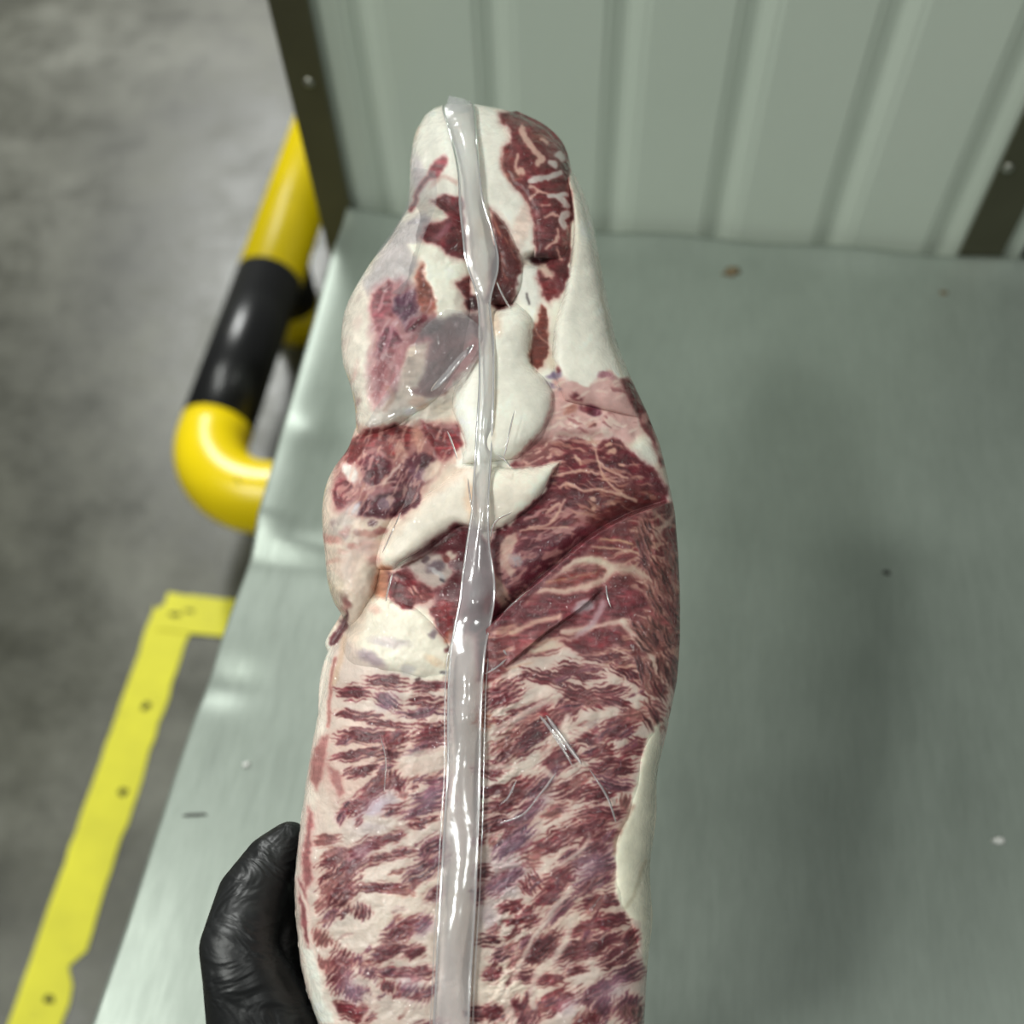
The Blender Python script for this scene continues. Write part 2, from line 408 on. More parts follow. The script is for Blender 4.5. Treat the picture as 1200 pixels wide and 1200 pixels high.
def fill(poly, col, soft=2.0, alpha=1.0, var=0.16, ang=0.0):
    P = np.asarray(poly, float); sl = win(P[:, 0].min(), P[:, 0].max(), P[:, 1].min(), P[:, 1].max(), 14)
    d = sdf(P, WX[sl], WY[sl])
    if col[0] - col[1] > .22: blend(sl, col * .45 + FATP * .55, alpha * .55 * sstep(-soft - 6, soft, d))
    blend(sl, tone(sl, col, var, int(P[0, 0]), ang), alpha * sstep(-soft, soft, d))
def stroke(pts, wd, col, soft=1.2, alpha=1.0, warp=0.6):
    P = np.asarray(pts, float); sl = win(P[:, 0].min(), P[:, 0].max(), P[:, 1].min(), P[:, 1].max(), wd + 8)
    X = GX[sl] * (1 - warp) + WX[sl] * warp; Y = GY[sl] * (1 - warp) + WY[sl] * warp; best = np.full(X.shape, 1e9)
    P = crom(P, max(6, len(P) * 4))
    for i in range(len(P) - 1):
        ax, ay = P[i]; ex_, ey_ = P[i + 1] - P[i]; L2 = ex_ * ex_ + ey_ * ey_ + 1e-9
        t = np.clip(((X - ax) * ex_ + (Y - ay) * ey_) / L2, 0, 1)
        best = np.minimum(best, (X - ax - t * ex_) ** 2 + (Y - ay - t * ey_) ** 2)
    al = alpha * (1 - sstep(wd / 2 - soft, wd / 2 + soft, np.sqrt(best))); blend(sl, col, al)
def ell(cx, cy, a, b_, ang, col, soft=0.25, alpha=1.0, var=0.16):
    r = max(a, b_) * 1.3; sl = win(cx - r, cx + r, cy - r, cy + r, 6)
    ca, sa = math.cos(math.radians(ang)), math.sin(math.radians(ang))
    dx, dy = WX[sl] - cx, WY[sl] - cy; s = dx * ca - dy * sa; t = dx * sa + dy * ca
    d = 1 - np.sqrt((s / a) ** 2 + (t / b_) ** 2); blend(sl, tone(sl, col, var, int(cx), ang), alpha * sstep(-soft, soft, d))
_k = [0]
def feather(cx, cy, a, b_, ang, col=None, dens=0.0, fil=1.0):
    """a bundle of lean fibres lying in the fat, frayed into threads along its length"""
    _k[0] += 1; k = _k[0]
    r = max(a, b_) * 1.5; sl = win(cx - r, cx + r, cy - r, cy + r, 6)
    ca, sa = math.cos(math.radians(ang)), math.sin(math.radians(ang))
    dx, dy = GX[sl] - cx, GY[sl] - cy; s = dx * ca - dy * sa; t = dx * sa + dy * ca
    t = t + 5.0 * (fbm(s / 17 + k * 3.1, t / 30 + k, 7, 3) - .5) + 3.0 * (fbm(s / 6 + k, t / 6, 9, 2) - .5)
    s = s + 9.0 * (fbm(s / 12 + k, t / 3.2 + k * 2, 8, 2) - .5)
    d = 1 - np.sqrt((s / (a * 1.12)) ** 2 + (t / (b_ * 1.18)) ** 2)
    st = fbm(s / 24 + k * 1.7, t / 3.0 + k * 5.1, 21, 3) - .5
    band = np.cos(t / 4.9 * 6.283 + 9 * (fbm(s / 15 + k, t / 16, 22, 3) - .5) + k) * (0.35 + fbm(s / 18, t / 9 + k, 25, 2))
    bl = fbm(s / 11 + k, t / 7 + k, 23, 2) - .5
    f = np.minimum(d, 0.45) * 1.15 + dens + fil * (0.85 * st + 0.36 * band) + 0.5 * bl
    halo = sstep(-.55, .35, d) * 0.42
    blend(sl, C3(204, 160, 146) * (1 + .2 * bl[..., None]), halo)
    al = sstep(-0.02, 0.40, f)
    c = LEAN if col is None else col
    g = fbm(GX[sl] / 22, GY[sl] / 22, 33, 3)[..., None]
    cc = c * (1 - .45 * sstep(.5, .75, g)) + C3(120, 70, 82) * .45 * sstep(.5, .75, g)
    cc = cc * (1 + 0.6 * (fbm(s / 16, t / 4 + k, 31, 3)[..., None] - .5)) * (1.14 - 0.52 * sstep(.3, .85, f)[..., None])
    edge = (1 - sstep(0.10, 0.5, f))[..., None]
    cc = cc * (1 - edge * .45) + (c * .4 + ORNG * .6) * edge * .45
    blend(sl, np.clip(cc, 0, 1), al * 0.95)
def threads(poly, ang, col, wave=6, ls=34, ws=3.4, thr=0.60, soft=0.07, alpha=0.9, seed=0):
    """thin pale fat threads through a lean field"""
    P = np.asarray(poly, float); sl = win(P[:, 0].min(), P[:, 0].max(), P[:, 1].min(), P[:, 1].max(), 6)
    X, Y = GX[sl], GY[sl]; ca, sa = math.cos(math.radians(ang)), math.sin(math.radians(ang))
    s = X * ca - Y * sa; t = X * sa + Y * ca; t = t + wave * (fbm(X / 26, Y / 26, 71 + seed, 3) - .5) * 2
    f = fbm(s / ls, t / ws, 73 + seed, 3)
    d = sdf(P, WX[sl], WY[sl]); blend(sl, col, alpha * sstep(thr, thr + soft, f) * sstep(-2, 4, d))

# -- lower slab: fat ground, then each lean bundle
fill([(395, 735), (800, 580), (800, 1375), (345, 1375), (345, 900)], C3(208, 189, 178), 6, 0.95, 0.06)
for x, yv, a, c in [(430, 900, 60, (212, 180, 166)), (400, 1080, 50, (208, 194, 182)), (500, 1060, 60, (214, 198, 180)), (620, 900, 60, (200, 188, 176)), (690, 1060, 60, (206, 186, 170)), (600, 1150, 50, (212, 197, 180)), (440, 950, 26, (180, 166, 176)), (590, 1030, 30, (176, 162, 170)), (560, 860, 40, (190, 176, 164))]: ell(x, yv, a, a * .7, 25, C3(*c), .9, .8, .05)
PK, DK, PP, BR = C3(184, 112, 108), C3(98, 28, 40), C3(114, 60, 76), C3(148, 44, 54)
LOWER = [
 (413,812,17,9,-4,None),(452,800,25,7,-6,None),(505,803,21,6,5,None),(503,822,23,6,4,None),(455,820,17,9,-30,PP),(418,838,26,5,-6,None),
 (496,836,28,5,3,PP),(508,850,18,6,0,None),(455,848,31,4,-4,None),(502,862,21,9,10,None),(432,862,35,8,-3,None),(464,866,15,8,22,BR),
 (424,884,30,6,10,None),(455,884,13,8,10,None),(498,876,22,6,12,PP),(425,904,17,5,18,None),(447,912,10,7,40,None),(463,916,10,13,60,None),
 (424,938,30,10,36,None),(443,924,18,5,30,None),(402,957,12,5,55,PP),(462,950,16,6,16,LEAN),(512,915,15,6,5,PP),(506,932,22,8,22,PP),(496,950,29,7,20,PP),
 (488,966,24,4,14,None),(383,985,16,6,8,PK),(452,984,28,6,16,None),(420,998,25,10,24,None),(456,1003,30,6,12,None),(388,1008,18,8,34,None),
 (506,996,20,12,34,PP),(498,1020,28,10,28,PP),(404,1022,30,13,42,None),(396,1050,24,13,42,None),(386,1074,14,6,45,PP),(448,1040,28,5,2,LEAN),
 (470,1046,14,4,-8,PK),(508,1050,14,8,38,PP),(424,1068,9,10,80,None),(472,1090,27,10,30,None),(495,1082,14,9,42,PP),(456,1117,25,9,18,None),
 (487,1117,12,6,30,None),(378,1100,8,14,60,PK),(400,1125,12,13,52,None),(396,1145,15,15,52,None),(415,1164,10,17,75,PP),(405,1186,20,9,-6,BR),
 (426,1190,11,9,20,BR),(466,1140,28,7,-2,BR),(497,1141,13,8,15,None),(455,1156,7,11,80,BR),(483,1166,10,15,60,PP),(503,1160,9,6,35,PP),
 (430,1140,7,10,60,PP),(420,1125,6,8,60,PP),(383,1040,10,5,50,PK),(376,1060,9,5,50,PK),(378,1130,7,10,70,PK),
 (590,813,26,12,28,None),(627,829,23,8,26,None),(664,832,24,12,40,DK),(606,843,13,7,25,None),(682,815,27,10,-24,None),(640,795,22,7,-18,None),
 (678,786,28,9,-6,None),(705,766,28,11,-10,None),(622,766,32,6,10,PK),(712,810,26,9,14,None),(722,825,20,6,-18,None),(722,848,26,8,22,None),
 (568,846,11,9,0,ORNG),(612,867,38,15,32,DK),(655,889,24,12,32,None),(690,865,17,8,-12,None),(703,882,22,6,10,BR),(726,857,22,8,24,None),
 (716,898,28,9,12,None),(748,868,13,5,-10,None),(742,880,15,6,8,None),(572,902,15,8,-12,None),(606,925,26,11,37,BR),(576,928,16,6,12,None),
 (586,945,22,8,12,None),(580,966,20,8,16,DK),(635,920,26,9,42,PP),(667,924,22,12,20,None),(702,930,26,9,14,None),(702,955,30,10,10,None),
 (722,918,20,8,-8,PP),(615,958,28,9,42,PP),(604,985,28,11,40,C3(92,52,72)),(652,984,38,12,28,BR),(694,970,24,8,15,None),(703,985,26,11,18,BR),
 (682,1005,32,10,25,PP),(706,1018,20,18,20,PP),(625,1010,9,8,0,PK),(588,1033,25,10,32,PP),(565,1022,9,9,0,None),(657,1028,22,11,25,BR),
 (644,1050,18,11,36,None),(622,1036,10,13,-50,BR),(692,1036,22,10,24,PP),(597,1060,12,7,20,None),(610,1076,16,5,15,None),(624,1081,11,6,18,BR),
 (574,1102,12,7,0,DK),(590,1118,15,7,25,PP),(655,1068,24,8,44,PP),(678,1090,16,7,20,BR),(632,1112,28,14,36,LEAND),(673,1115,28,11,26,LEAND),
 (705,1106,26,11,20,None),(712,1080,28,9,10,LEAN),(703,1058,26,9,15,None),(616,1143,15,8,5,DK),(643,1148,20,8,8,BR),(650,1174,24,11,30,BR),
 (676,1136,13,5,16,BR),(697,1163,24,9,30,PP),(724,1120,22,11,30,None),(738,1140,22,10,30,PP),(706,1180,15,12,60,PP),(736,1180,16,14,52,PP),
 (612,1186,17,18,62,None),(558,1188,12,9,0,DK),(578,1188,11,10,30,None),(576,1140,11,8,10,None),(752,1188,9,22,85,C3(110,70,70)),(690,1196,12,10,60,BR),
 (740,1100,14,8,40,None),(730,905,14,6,10,None),(738,940,8,12,80,PK),(560,1050,8,10,20,PP),(560,985,9,6,10,None),
 (650,950,16,8,25,PK),(760,800,18,12,-30,None),(735,790,20,9,-40,DK),(768,830,14,7,-20,PK),(750,770,14,9,-30,PK),(745,835,16,7,10,PK),(690,750,30,7,-8,None),
]
rl = random.Random(8)
for k in range(46):
    LOWER.append((rl.uniform(390, 745), rl.uniform(1205, 1360), rl.uniform(14, 28), rl.uniform(7, 12), rl.uniform(15, 45), rl.choice([None, PP, BR])))
for c in LOWER: feather(*c[:5], col=c[5], dens=0.05)
# small stray fibre bundles in between
rs = random.Random(21)
for k in range(90):
    x = rs.uniform(575, 755); yv = rs.uniform(770, 1200)
    if yv > 980 and x > 715: continue
    feather(x, yv, rs.uniform(6, 13), rs.uniform(2.5, 5), 10 + 35 * sstep(760, 980, yv) + rs.uniform(-12, 12), rs.choice([None, PK, PP, BR]))
for k in range(50):
    x = rs.uniform(375, 520); yv = rs.uniform(860, 1200)
    feather(x, yv, rs.uniform(5, 11), rs.uniform(2, 4), 25 + rs.uniform(-15, 20), rs.choice([None, PK, PP]))
for x, yv, a, bb in [(440, 945, 20, 9), (425, 1000, 18, 8), (600, 990, 24, 10), (592, 1030, 22, 9), (480, 1152, 12, 12), (412, 1158, 12, 18), (625, 945, 22, 8), (690, 1015, 24, 12), (455, 822, 14, 8), (500, 1090, 14, 8), (572, 1075, 12, 14), (665, 1180, 14, 10), (716, 1160, 20, 12), (505, 935, 16, 10), (730, 1000, 10, 20)]:
    ell(x, yv, a, bb, 35, C3(168, 148, 168), .9, .42, .12)
# clear white veins
for pts, wd in [([(575, 860), (640, 822), (655, 815)], 9), ([(560, 900), (620, 895), (650, 870), (665, 840)], 8), ([(590, 910), (630, 900), (650, 912)], 7), ([(660, 870), (700, 842), (720, 832)], 11),
                ([(720, 800), (742, 805), (748, 830)], 6), ([(640, 1020), (672, 1005), (690, 985)], 5), ([(600, 1150), (625, 1100), (655, 1060), (668, 1040)], 6), ([(625, 1180), (625, 1150), (660, 1110), (670, 1080)], 8),
                ([(590, 1160), (600, 1200)], 12), ([(470, 890), (530, 878)], 11), ([(430, 960), (465, 965), (480, 975)], 10), ([(440, 1060), (480, 1062), (510, 1065)], 17), ([(395, 1095), (425, 1088)], 16),
                ([(505, 1100), (508, 1130)], 13), ([(430, 1170), (450, 1190), (460, 1200)], 12), ([(470, 1180), (500, 1185)], 20), ([(375, 925), (380, 945), (390, 970)], 14)]:
    stroke(pts, wd, C3(213, 196, 183), 3, 0.75)
for pts in ([(425, 1195), (440, 1175), (436, 1155)],): stroke(pts, 5, FATP, 2, .8)
# left flank: pale rim and pink sinew strips
fill([(372, 770), (366, 860), (360, 900), (350, 990), (346, 1060), (352, 1130), (372, 1200), (400, 1200), (372, 1130), (362, 1060), (364, 990), (370, 930), (380, 850), (392, 780)], C3(232, 220, 206), 3, 0.9, .06)
fill([(374, 865), (384, 862), (382, 890), (372, 925), (364, 915), (366, 885)], PK, 3, .75); fill([(384, 895), (398, 905), (405, 930), (398, 935), (386, 915)], PK, 3, .75)
fill([(361, 945), (366, 960), (362, 1000), (368, 1030), (358, 1045), (352, 1010), (358, 975)], C3(176, 96, 96), 3, .8)
fill([(350, 1030), (358, 1045), (364, 1100), (362, 1108), (352, 1080)], C3(168, 90, 92), 2, .85)
stroke([(346, 1030), (358, 1060), (366, 1105), (380, 1170), (395, 1200)], 4, FATP, 1.5)
fill([(352, 1110), (366, 1112), (378, 1160), (392, 1200), (372, 1200)], C3(240, 236, 224), 3, .95, .05)
stroke([(392, 770), (388, 800), (384, 850)], 4, C3(198, 120, 112), 2, .8)
stroke([(404, 745), (398, 775), (392, 800)], 6, C3(206, 170, 140), 3, .6)

# -- right fold flap: long lean fibres with fat seams
flap = [(556, 745), (600, 705), (640, 670), (690, 628), (735, 600), (775, 586), (800, 590), (802, 790), (745, 800), (700, 775), (640, 770), (600, 800), (565, 810)]
fill([(556, 745), (600, 705), (640, 670), (690, 628), (735, 600), (775, 586), (800, 590), (802, 775), (745, 768), (700, 745), (640, 748), (610, 770), (575, 800), (562, 800)], C3(150, 66, 68), 4, 1.0, .25, 8)
threads(flap, 10, C3(206, 168, 146), 8, 46, 4.2, .60, .12, .7, 1)
threads([(735, 600), (800, 590), (802, 800), (750, 800), (740, 700)], -25, C3(196, 160, 142), 10, 26, 5, .52, .14, .75, 2)
stroke([(632, 690), (650, 672), (675, 658), (700, 656), (716, 666)], 10, C3(220, 200, 178), 4)
stroke([(716, 666), (740, 668), (765, 680), (785, 700)], 13, C3(200, 176, 158), 5, .8)
stroke([(600, 700), (630, 690), (670, 692), (705, 680), (716, 668)], 9, C3(216, 192, 172), 4, .9)
fill([(628, 688), (650, 676), (680, 667), (708, 668), (705, 676), (680, 684), (650, 688)], C3(186, 84, 78), 3, .95, .2, 8)
stroke([(640, 682), (665, 678), (700, 670)], 2, C3(214, 160, 120), 1, .7)
stroke([(668, 648), (690, 634), (720, 632), (740, 638)], 3, C3(210, 178, 140), 1.5, .8)
stroke([(672, 640), (700, 640), (760, 650)], 2.5, C3(206, 176, 150), 1.2, .8)
stroke([(762, 632), (775, 620), (788, 608), (792, 590)], 5, C3(206, 180, 164), 3, .8)
fill([(600, 715), (640, 700), (700, 692), (745, 690), (770, 705), (740, 720), (690, 728), (650, 730), (612, 745)], C3(140, 48, 58), 4, .75, .25, 6)
stroke([(600, 742), (630, 728), (655, 722)], 6, C3(214, 190, 166), 3, .7); stroke([(660, 740), (690, 736), (735, 728)], 7, C3(220, 204, 186), 3, .8)
stroke([(625, 762), (665, 752), (700, 755)], 7, C3(222, 206, 184), 3, .8); stroke([(730, 728), (742, 745), (762, 770), (768, 785)], 7, C3(216, 200, 184), 3, .8)
ell(685, 710, 12, 8, 10, GREY, .4, .8); stroke([(708, 706), (700, 722), (690, 735), (678, 745)], 8, C3(182, 160, 166), 3, .7)
fill([(655, 752), (690, 745), (705, 735), (728, 738), (728, 752), (705, 762), (680, 764)], C3(146, 46, 54), 3, .9, .25)

rb = random.Random(31)
for k in range(42):                                  # outer flank bundles, brown-grey tones painting in its shaded side
    feather(rb.uniform(752, 796), rb.uniform(610, 850), rb.uniform(10, 20), rb.uniform(3.5, 6.5), rb.uniform(-75, -45), rb.choice([C3(112, 62, 60), C3(124, 78, 74), C3(100, 50, 54)]), 0.12)
# -- upper right lean block above the fold
G_ = [(600, 545), (640, 525), (655, 511), (680, 514), (697, 525), (703, 516), (720, 511), (735, 525), (752, 540), (768, 552), (782, 575), (782, 590), (740, 604), (715, 618), (680, 650), (660, 665), (640, 680), (600, 725), (575, 740), (570, 700), (570, 640), (590, 610), (620, 590)]
fill(G_, C3(126, 40, 50), 3, 1.0, .28, 15)
fill([(700, 570), (760, 570), (775, 588), (730, 604), (700, 618), (670, 610)], C3(136, 50, 48), 5, .7, .2, -5)
fill([(590, 640), (640, 625), (690, 618), (650, 665), (610, 700), (580, 715)], C3(92, 28, 42), 6, .75, .3, 20)
threads([(640, 515), (720, 512), (765, 560), (700, 570), (640, 575)], -8, C3(208, 160, 144), 7, 24, 4.5, .57, .1, .75, 4)
threads([(575, 640), (640, 580), (690, 600), (660, 660), (600, 715)], 25, C3(200, 150, 142), 8, 26, 4.5, .60, .08, .75, 5)
for pts, wd in [([(697, 527), (702, 545), (708, 560), (722, 575), (745, 588)], 3), ([(700, 540), (715, 552), (735, 560)], 3), ([(655, 570), (668, 566), (682, 575), (700, 574), (720, 578), (745, 586)], 3),
                ([(620, 618), (645, 612), (655, 598), (662, 586)], 3), ([(610, 622), (640, 618), (665, 618)], 2.5), ([(640, 600), (655, 590)], 3), ([(648, 558), (680, 552), (700, 556)], 3), ([(675, 533), (680, 545)], 3)]:
    stroke(pts, wd, C3(214, 176, 156), 1.3, .85)
for e in [(695, 586, 5, 2.5, -15), (717, 590, 4, 2, 0), (716, 530, 7, 4, 20), (712, 520, 4, 3, 0), (696, 596, 4, 2, -10), (730, 545, 5, 2, -20)]: ell(*e, C3(212, 172, 150), .4, .9)
fill([(594, 625), (606, 622), (608, 632), (600, 648), (596, 660), (604, 668), (600, 676), (588, 662), (586, 640)], C3(206, 176, 160), 2.5, .85)
ell(605, 657, 10, 7, -30, C3(150, 142, 146), .35, .9)
fill([(578, 668), (596, 690), (600, 706), (588, 712), (578, 700)], C3(200, 172, 150), 4, .8)
for k in range(5): stroke([(593 + k * 4, 702 - k * 4), (600 + k * 4, 708 - k * 4)], 2.2, C3(60, 30, 34), 1, .7)

threads([(640, 515), (720, 512), (765, 560), (772, 588), (700, 615), (650, 600)], -14, C3(196, 146, 124), 9, 20, 2.8, .585, .08, .65, 14)
threads([(575, 650), (640, 590), (700, 600), (660, 660), (600, 715)], 32, C3(188, 140, 132), 9, 15, 3.0, .60, .08, .6, 15)
# -- pink connective tissue under the white drape
fill([(640, 470), (655, 440), (690, 450), (722, 430), (742, 465), (752, 505), (735, 522), (718, 508), (700, 516), (690, 512), (655, 508), (640, 522), (610, 545), (600, 535), (625, 515)], C3(212, 168, 162), 5, .95, .10)
for e in [(675, 465, 5, 9, 60, LEAN), (697, 482, 5, 10, 60, C3(124, 46, 70)), (688, 480, 9, 4, -10, LEAN), (708, 440, 4, 12, 80, C3(170, 110, 124)), (650, 440, 5, 10, -70, C3(120, 100, 130)), (655, 432, 5, 5, 0, LEAN), (645, 452, 3, 12, 75, C3(130, 112, 134)), (692, 497, 7, 4, 0, C3(190, 90, 84)), (668, 480, 8, 4, 20, C3(204, 130, 110)), (660, 490, 10, 3, 10, C3(220, 190, 176)), (710, 505, 5, 6, 40, FATP)]:
    ell(*e[:5], e[5], .45, .8)
threads([(640, 470), (655, 445), (722, 432), (752, 505), (700, 514), (640, 520)], 20, C3(232, 212, 198), 9, 22, 5, .55, .14, .7, 16)
threads([(650, 470), (690, 460), (735, 450), (750, 500), (700, 510), (650, 505)], -30, C3(186, 104, 108), 9, 18, 4, .64, .08, .6, 17)
fill([(610, 530), (625, 515), (645, 512), (648, 535), (632, 545), (612, 546)], C3(164, 96, 94), 4, .75, .3); threads([(608, 530), (645, 512), (650, 540), (612, 548)], 30, C3(220, 180, 166), 4, 10, 3, .55, .08, .8, 8)
fill([(726, 438), (745, 448), (760, 478), (774, 510), (783, 545), (776, 548), (762, 515), (748, 488), (736, 465)], C3(134, 58, 62), 3, .95, .25, 60)
fill([(765, 500), (776, 512), (782, 540), (770, 535)], C3(214, 190, 176), 3, .8)
ell(760, 488, 5, 9, -60, C3(204, 160, 150), .4, .7)

# -- band and triangle of fat at the middle
fill([(442, 660), (447, 630), (457, 608), (475, 594), (500, 580), (525, 560), (545, 542), (575, 545), (605, 548), (640, 545), (657, 540), (647, 556), (640, 575), (625, 590), (605, 606), (590, 622), (575, 618), (560, 622), (540, 612), (520, 622), (500, 642), (480, 652)], C3(236, 226, 210), 2.5, 1.0, .05)
fill([(545, 560), (556, 575), (560, 600), (552, 612), (545, 590)], C3(230, 196, 168), 5, .8, .05)
# -- dark hollow under the band, left of the seam
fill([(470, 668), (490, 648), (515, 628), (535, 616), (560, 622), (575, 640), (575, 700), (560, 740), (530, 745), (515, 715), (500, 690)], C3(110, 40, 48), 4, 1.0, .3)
fill([(475, 660), (500, 645), (520, 650), (530, 670), (520, 690), (505, 690), (490, 680)], C3(196, 184, 174), 4, .9, .15)
for e in [(510, 664, 11, 7, 20, C3(108, 88, 96)), (500, 655, 6, 4, 40, C3(96, 70, 74)), (530, 650, 9, 6, 40, C3(212, 196, 180)), (538, 640, 9, 9, 0, LEAND), (540, 662, 9, 7, 0, C3(90, 32, 44)), (545, 685, 10, 8, 0, LEAN), (518, 680, 5, 3, -40, C3(70, 60, 66)), (522, 655, 5, 5, 0, C3(170, 80, 74)), (512, 672, 12, 3, -35, C3(200, 196, 196))]: ell(*e[:5], e[5], .4, .9)
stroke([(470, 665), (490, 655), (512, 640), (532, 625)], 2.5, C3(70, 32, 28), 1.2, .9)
fill([(430, 662), (445, 660), (458, 664), (460, 685), (452, 702), (440, 698), (428, 690)], C3(206, 134, 100), 4, .95, .15, 60); stroke([(434, 700), (436, 710)], 5, C3(206, 140, 104), 2, .8)
fill([(456, 672), (475, 668), (488, 680), (505, 692), (506, 700), (490, 706), (482, 716), (468, 712), (455, 698)], C3(162, 50, 58), 3, 1.0, .3, -30)
fill([(478, 690), (500, 695), (508, 700), (490, 708)], C3(176, 74, 70), 3, .8, .3)
threads([(456, 670), (505, 690), (485, 716), (455, 700)], -60, C3(226, 180, 166), 3, 14, 4, .62, .08, .8, 9)
# -- white fat mound on the left
fill([(410, 738), (412, 715), (424, 695), (438, 706), (455, 700), (470, 712), (488, 716), (500, 712), (515, 735), (525, 750), (530, 775), (525, 792), (505, 798), (490, 795), (470, 788), (455, 785), (440, 772), (420, 760)], C3(234, 226, 208), 3.5, 1.0, .06)
fill([(503, 712), (520, 704), (535, 706), (545, 720), (545, 740), (535, 755), (520, 745), (508, 730)], C3(150, 48, 52), 3, 1.0, .22)
ell(528, 745, 9, 6, 60, C3(188, 110, 84), .4, .8)
for e in [(436, 772, 17, 7, -35, C3(166, 146, 156)), (455, 752, 22, 6, -10, C3(200, 186, 186)), (478, 785, 8, 6, 0, C3(184, 178, 176)), (507, 742, 6, 4, 40, C3(110, 90, 100)), (526, 762, 4, 3, 0, LEAND), (488, 795, 3, 3, 0, BLK), (520, 788, 4, 2, 0, C3(90, 84, 90)), (510, 775, 5, 12, 70, C3(232, 206, 176))]: ell(*e[:5], e[5], .5, .75)
ell(462, 795, 7, 5, -20, LEAND, .4, .9)

# -- left middle lobe
fill([(418, 495), (540, 480), (560, 545), (500, 590), (450, 640), (420, 760), (380, 720), (372, 590)], C3(226, 206, 188), 6, 1.0, .10)
fill([(398, 532), (428, 505), (460, 488), (535, 496), (544, 520), (516, 546), (497, 576), (470, 604), (420, 606), (392, 596), (392, 560)], C3(150, 84, 84), 6, .75, .3, 62)
fill([(402, 528), (425, 505), (445, 502), (460, 488), (478, 490), (484, 518), (472, 536), (455, 535), (445, 522), (430, 526), (416, 542), (403, 542)], C3(164, 62, 62), 4, 1, .3, 70)
fill([(490, 488), (505, 500), (525, 505), (536, 500), (542, 520), (530, 537), (515, 540), (505, 525), (497, 510)], C3(150, 46, 50), 3.5, 1, .3, -60)
fill([(418, 542), (440, 530), (456, 540), (458, 556), (440, 572), (424, 562)], C3(122, 38, 52), 3, 1, .3, 80)
fill([(473, 537), (490, 528), (512, 540), (498, 560), (492, 576), (460, 574), (454, 566), (465, 550)], C3(84, 30, 42), 3, 1, .4, 40)
fill([(398, 560), (412, 565), (416, 582), (405, 597), (394, 590), (394, 572)], C3(170, 74, 78), 3, 1, .3, 70)
fill([(415, 592), (440, 580), (475, 574), (494, 576), (490, 590), (470, 602), (445, 606), (430, 606), (418, 602)], C3(80, 26, 38), 2.5, 1, .35, 12)
fill([(430, 572), (470, 572), (452, 580), (430, 584)], C3(160, 104, 108), 3, .8)
ell(410, 553, 7, 14, 30, C3(232, 224, 216), .35, .95); ell(398, 588, 5, 10, 10, C3(140, 60, 66), .4, .8)
ell(452, 590, 10, 7, 20, C3(150, 128, 138), .5, .8); ell(416, 596, 10, 4, 45, C3(196, 190, 194), .4, .9); ell(490, 555, 8, 12, 50, C3(128, 96, 112), .5, .5)
ell(470, 528, 6, 14, 20, C3(216, 180, 160), .5, .6); ell(488, 512, 6, 16, 10, C3(206, 150, 130), .5, .7); ell(505, 552, 14, 7, 50, C3(228, 210, 190), .4, .8)
stroke([(450, 566), (458, 556), (468, 545)], 2.5, C3(214, 190, 180), 1, .8); stroke([(430, 575), (445, 568), (462, 565)], 2.5, C3(206, 170, 160), 1.2, .8)
for e in [(437, 612, 4, 3, 0, C3(70, 34, 44)), (444, 622, 9, 4, 20, C3(164, 84, 84)), (430, 625, 10, 4, 0, C3(190, 130, 122)), (418, 625, 5, 4, 0, C3(150, 112, 108)), (400, 615, 18, 12, 60, C3(186, 172, 166)), (385, 632, 5, 14, 80, C3(206, 140, 130)), (430, 640, 16, 10, 0, C3(204, 166, 160)), (410, 660, 22, 12, 70, C3(206, 182, 170)), (436, 655, 8, 5, 0, C3(190, 132, 126)), (402, 698, 7, 5, -30, C3(80, 44, 48)), (408, 706, 6, 4, -50, C3(128, 60, 60)), (395, 690, 10, 14, 60, C3(222, 204, 180)), (420, 690, 10, 16, 70, C3(222, 200, 184))]: ell(*e[:5], e[5], .6, .7)
fill([(408, 712), (400, 730), (386, 748), (385, 758), (396, 752), (409, 736)], C3(96, 48, 54), 2, 1, .25, 60)

# -- upper left lobe
fill([(486, 235), (470, 262), (437, 305), (408, 350), (398, 390), (400, 440), (415, 500), (470, 500), (545, 480), (570, 400), (565, 300), (548, 240)], C3(224, 214, 200), 5, 1, .08)
fill([(470, 262), (500, 250), (508, 262), (500, 272), (492, 282), (478, 288), (488, 312), (478, 335), (455, 330), (430, 345), (425, 330), (445, 300)], C3(178, 170, 170), 6, .9, .12, 60)
fill([(440, 335), (470, 326), (500, 340), (516, 370), (506, 410), (480, 450), (440, 478), (430, 450), (434, 380)], C3(148, 92, 98), 8, .85, .3, 62)
fill([(435, 345), (450, 335), (455, 328), (462, 335), (458, 350), (462, 372), (450, 372), (442, 395), (436, 370)], C3(160, 74, 82), 4, .95, .3, 60)
fill([(462, 350), (480, 338), (492, 335), (500, 360), (502, 372), (485, 388), (478, 388), (472, 375), (460, 366)], C3(84, 46, 66), 3.5, 1, .3, 30)
fill([(482, 372), (500, 368), (500, 374), (484, 388), (478, 388)], C3(96, 22, 36), 2, 1, .2)
fill([(450, 384), (462, 382), (470, 398), (462, 402), (452, 410), (444, 420), (436, 432), (440, 410), (446, 395)], C3(122, 38, 56), 3, 1, .3, 60)
fill([(436, 430), (445, 415), (458, 405), (466, 405), (455, 430), (450, 450), (440, 470), (440, 445)], C3(156, 86, 92), 4, .85, .3, 65)
fill([(490, 312), (495, 308), (498, 328), (512, 352), (512, 364), (502, 368), (492, 365), (488, 345)], C3(182, 102, 84), 3.5, 1, .25, 80)
fill([(478, 285), (500, 285), (515, 290), (530, 300), (540, 298), (548, 306), (548, 328), (536, 335), (530, 352), (534, 365), (520, 385), (510, 375), (512, 352), (500, 325), (495, 305), (486, 300)], C3(238, 234, 218), 3, 1, .04)
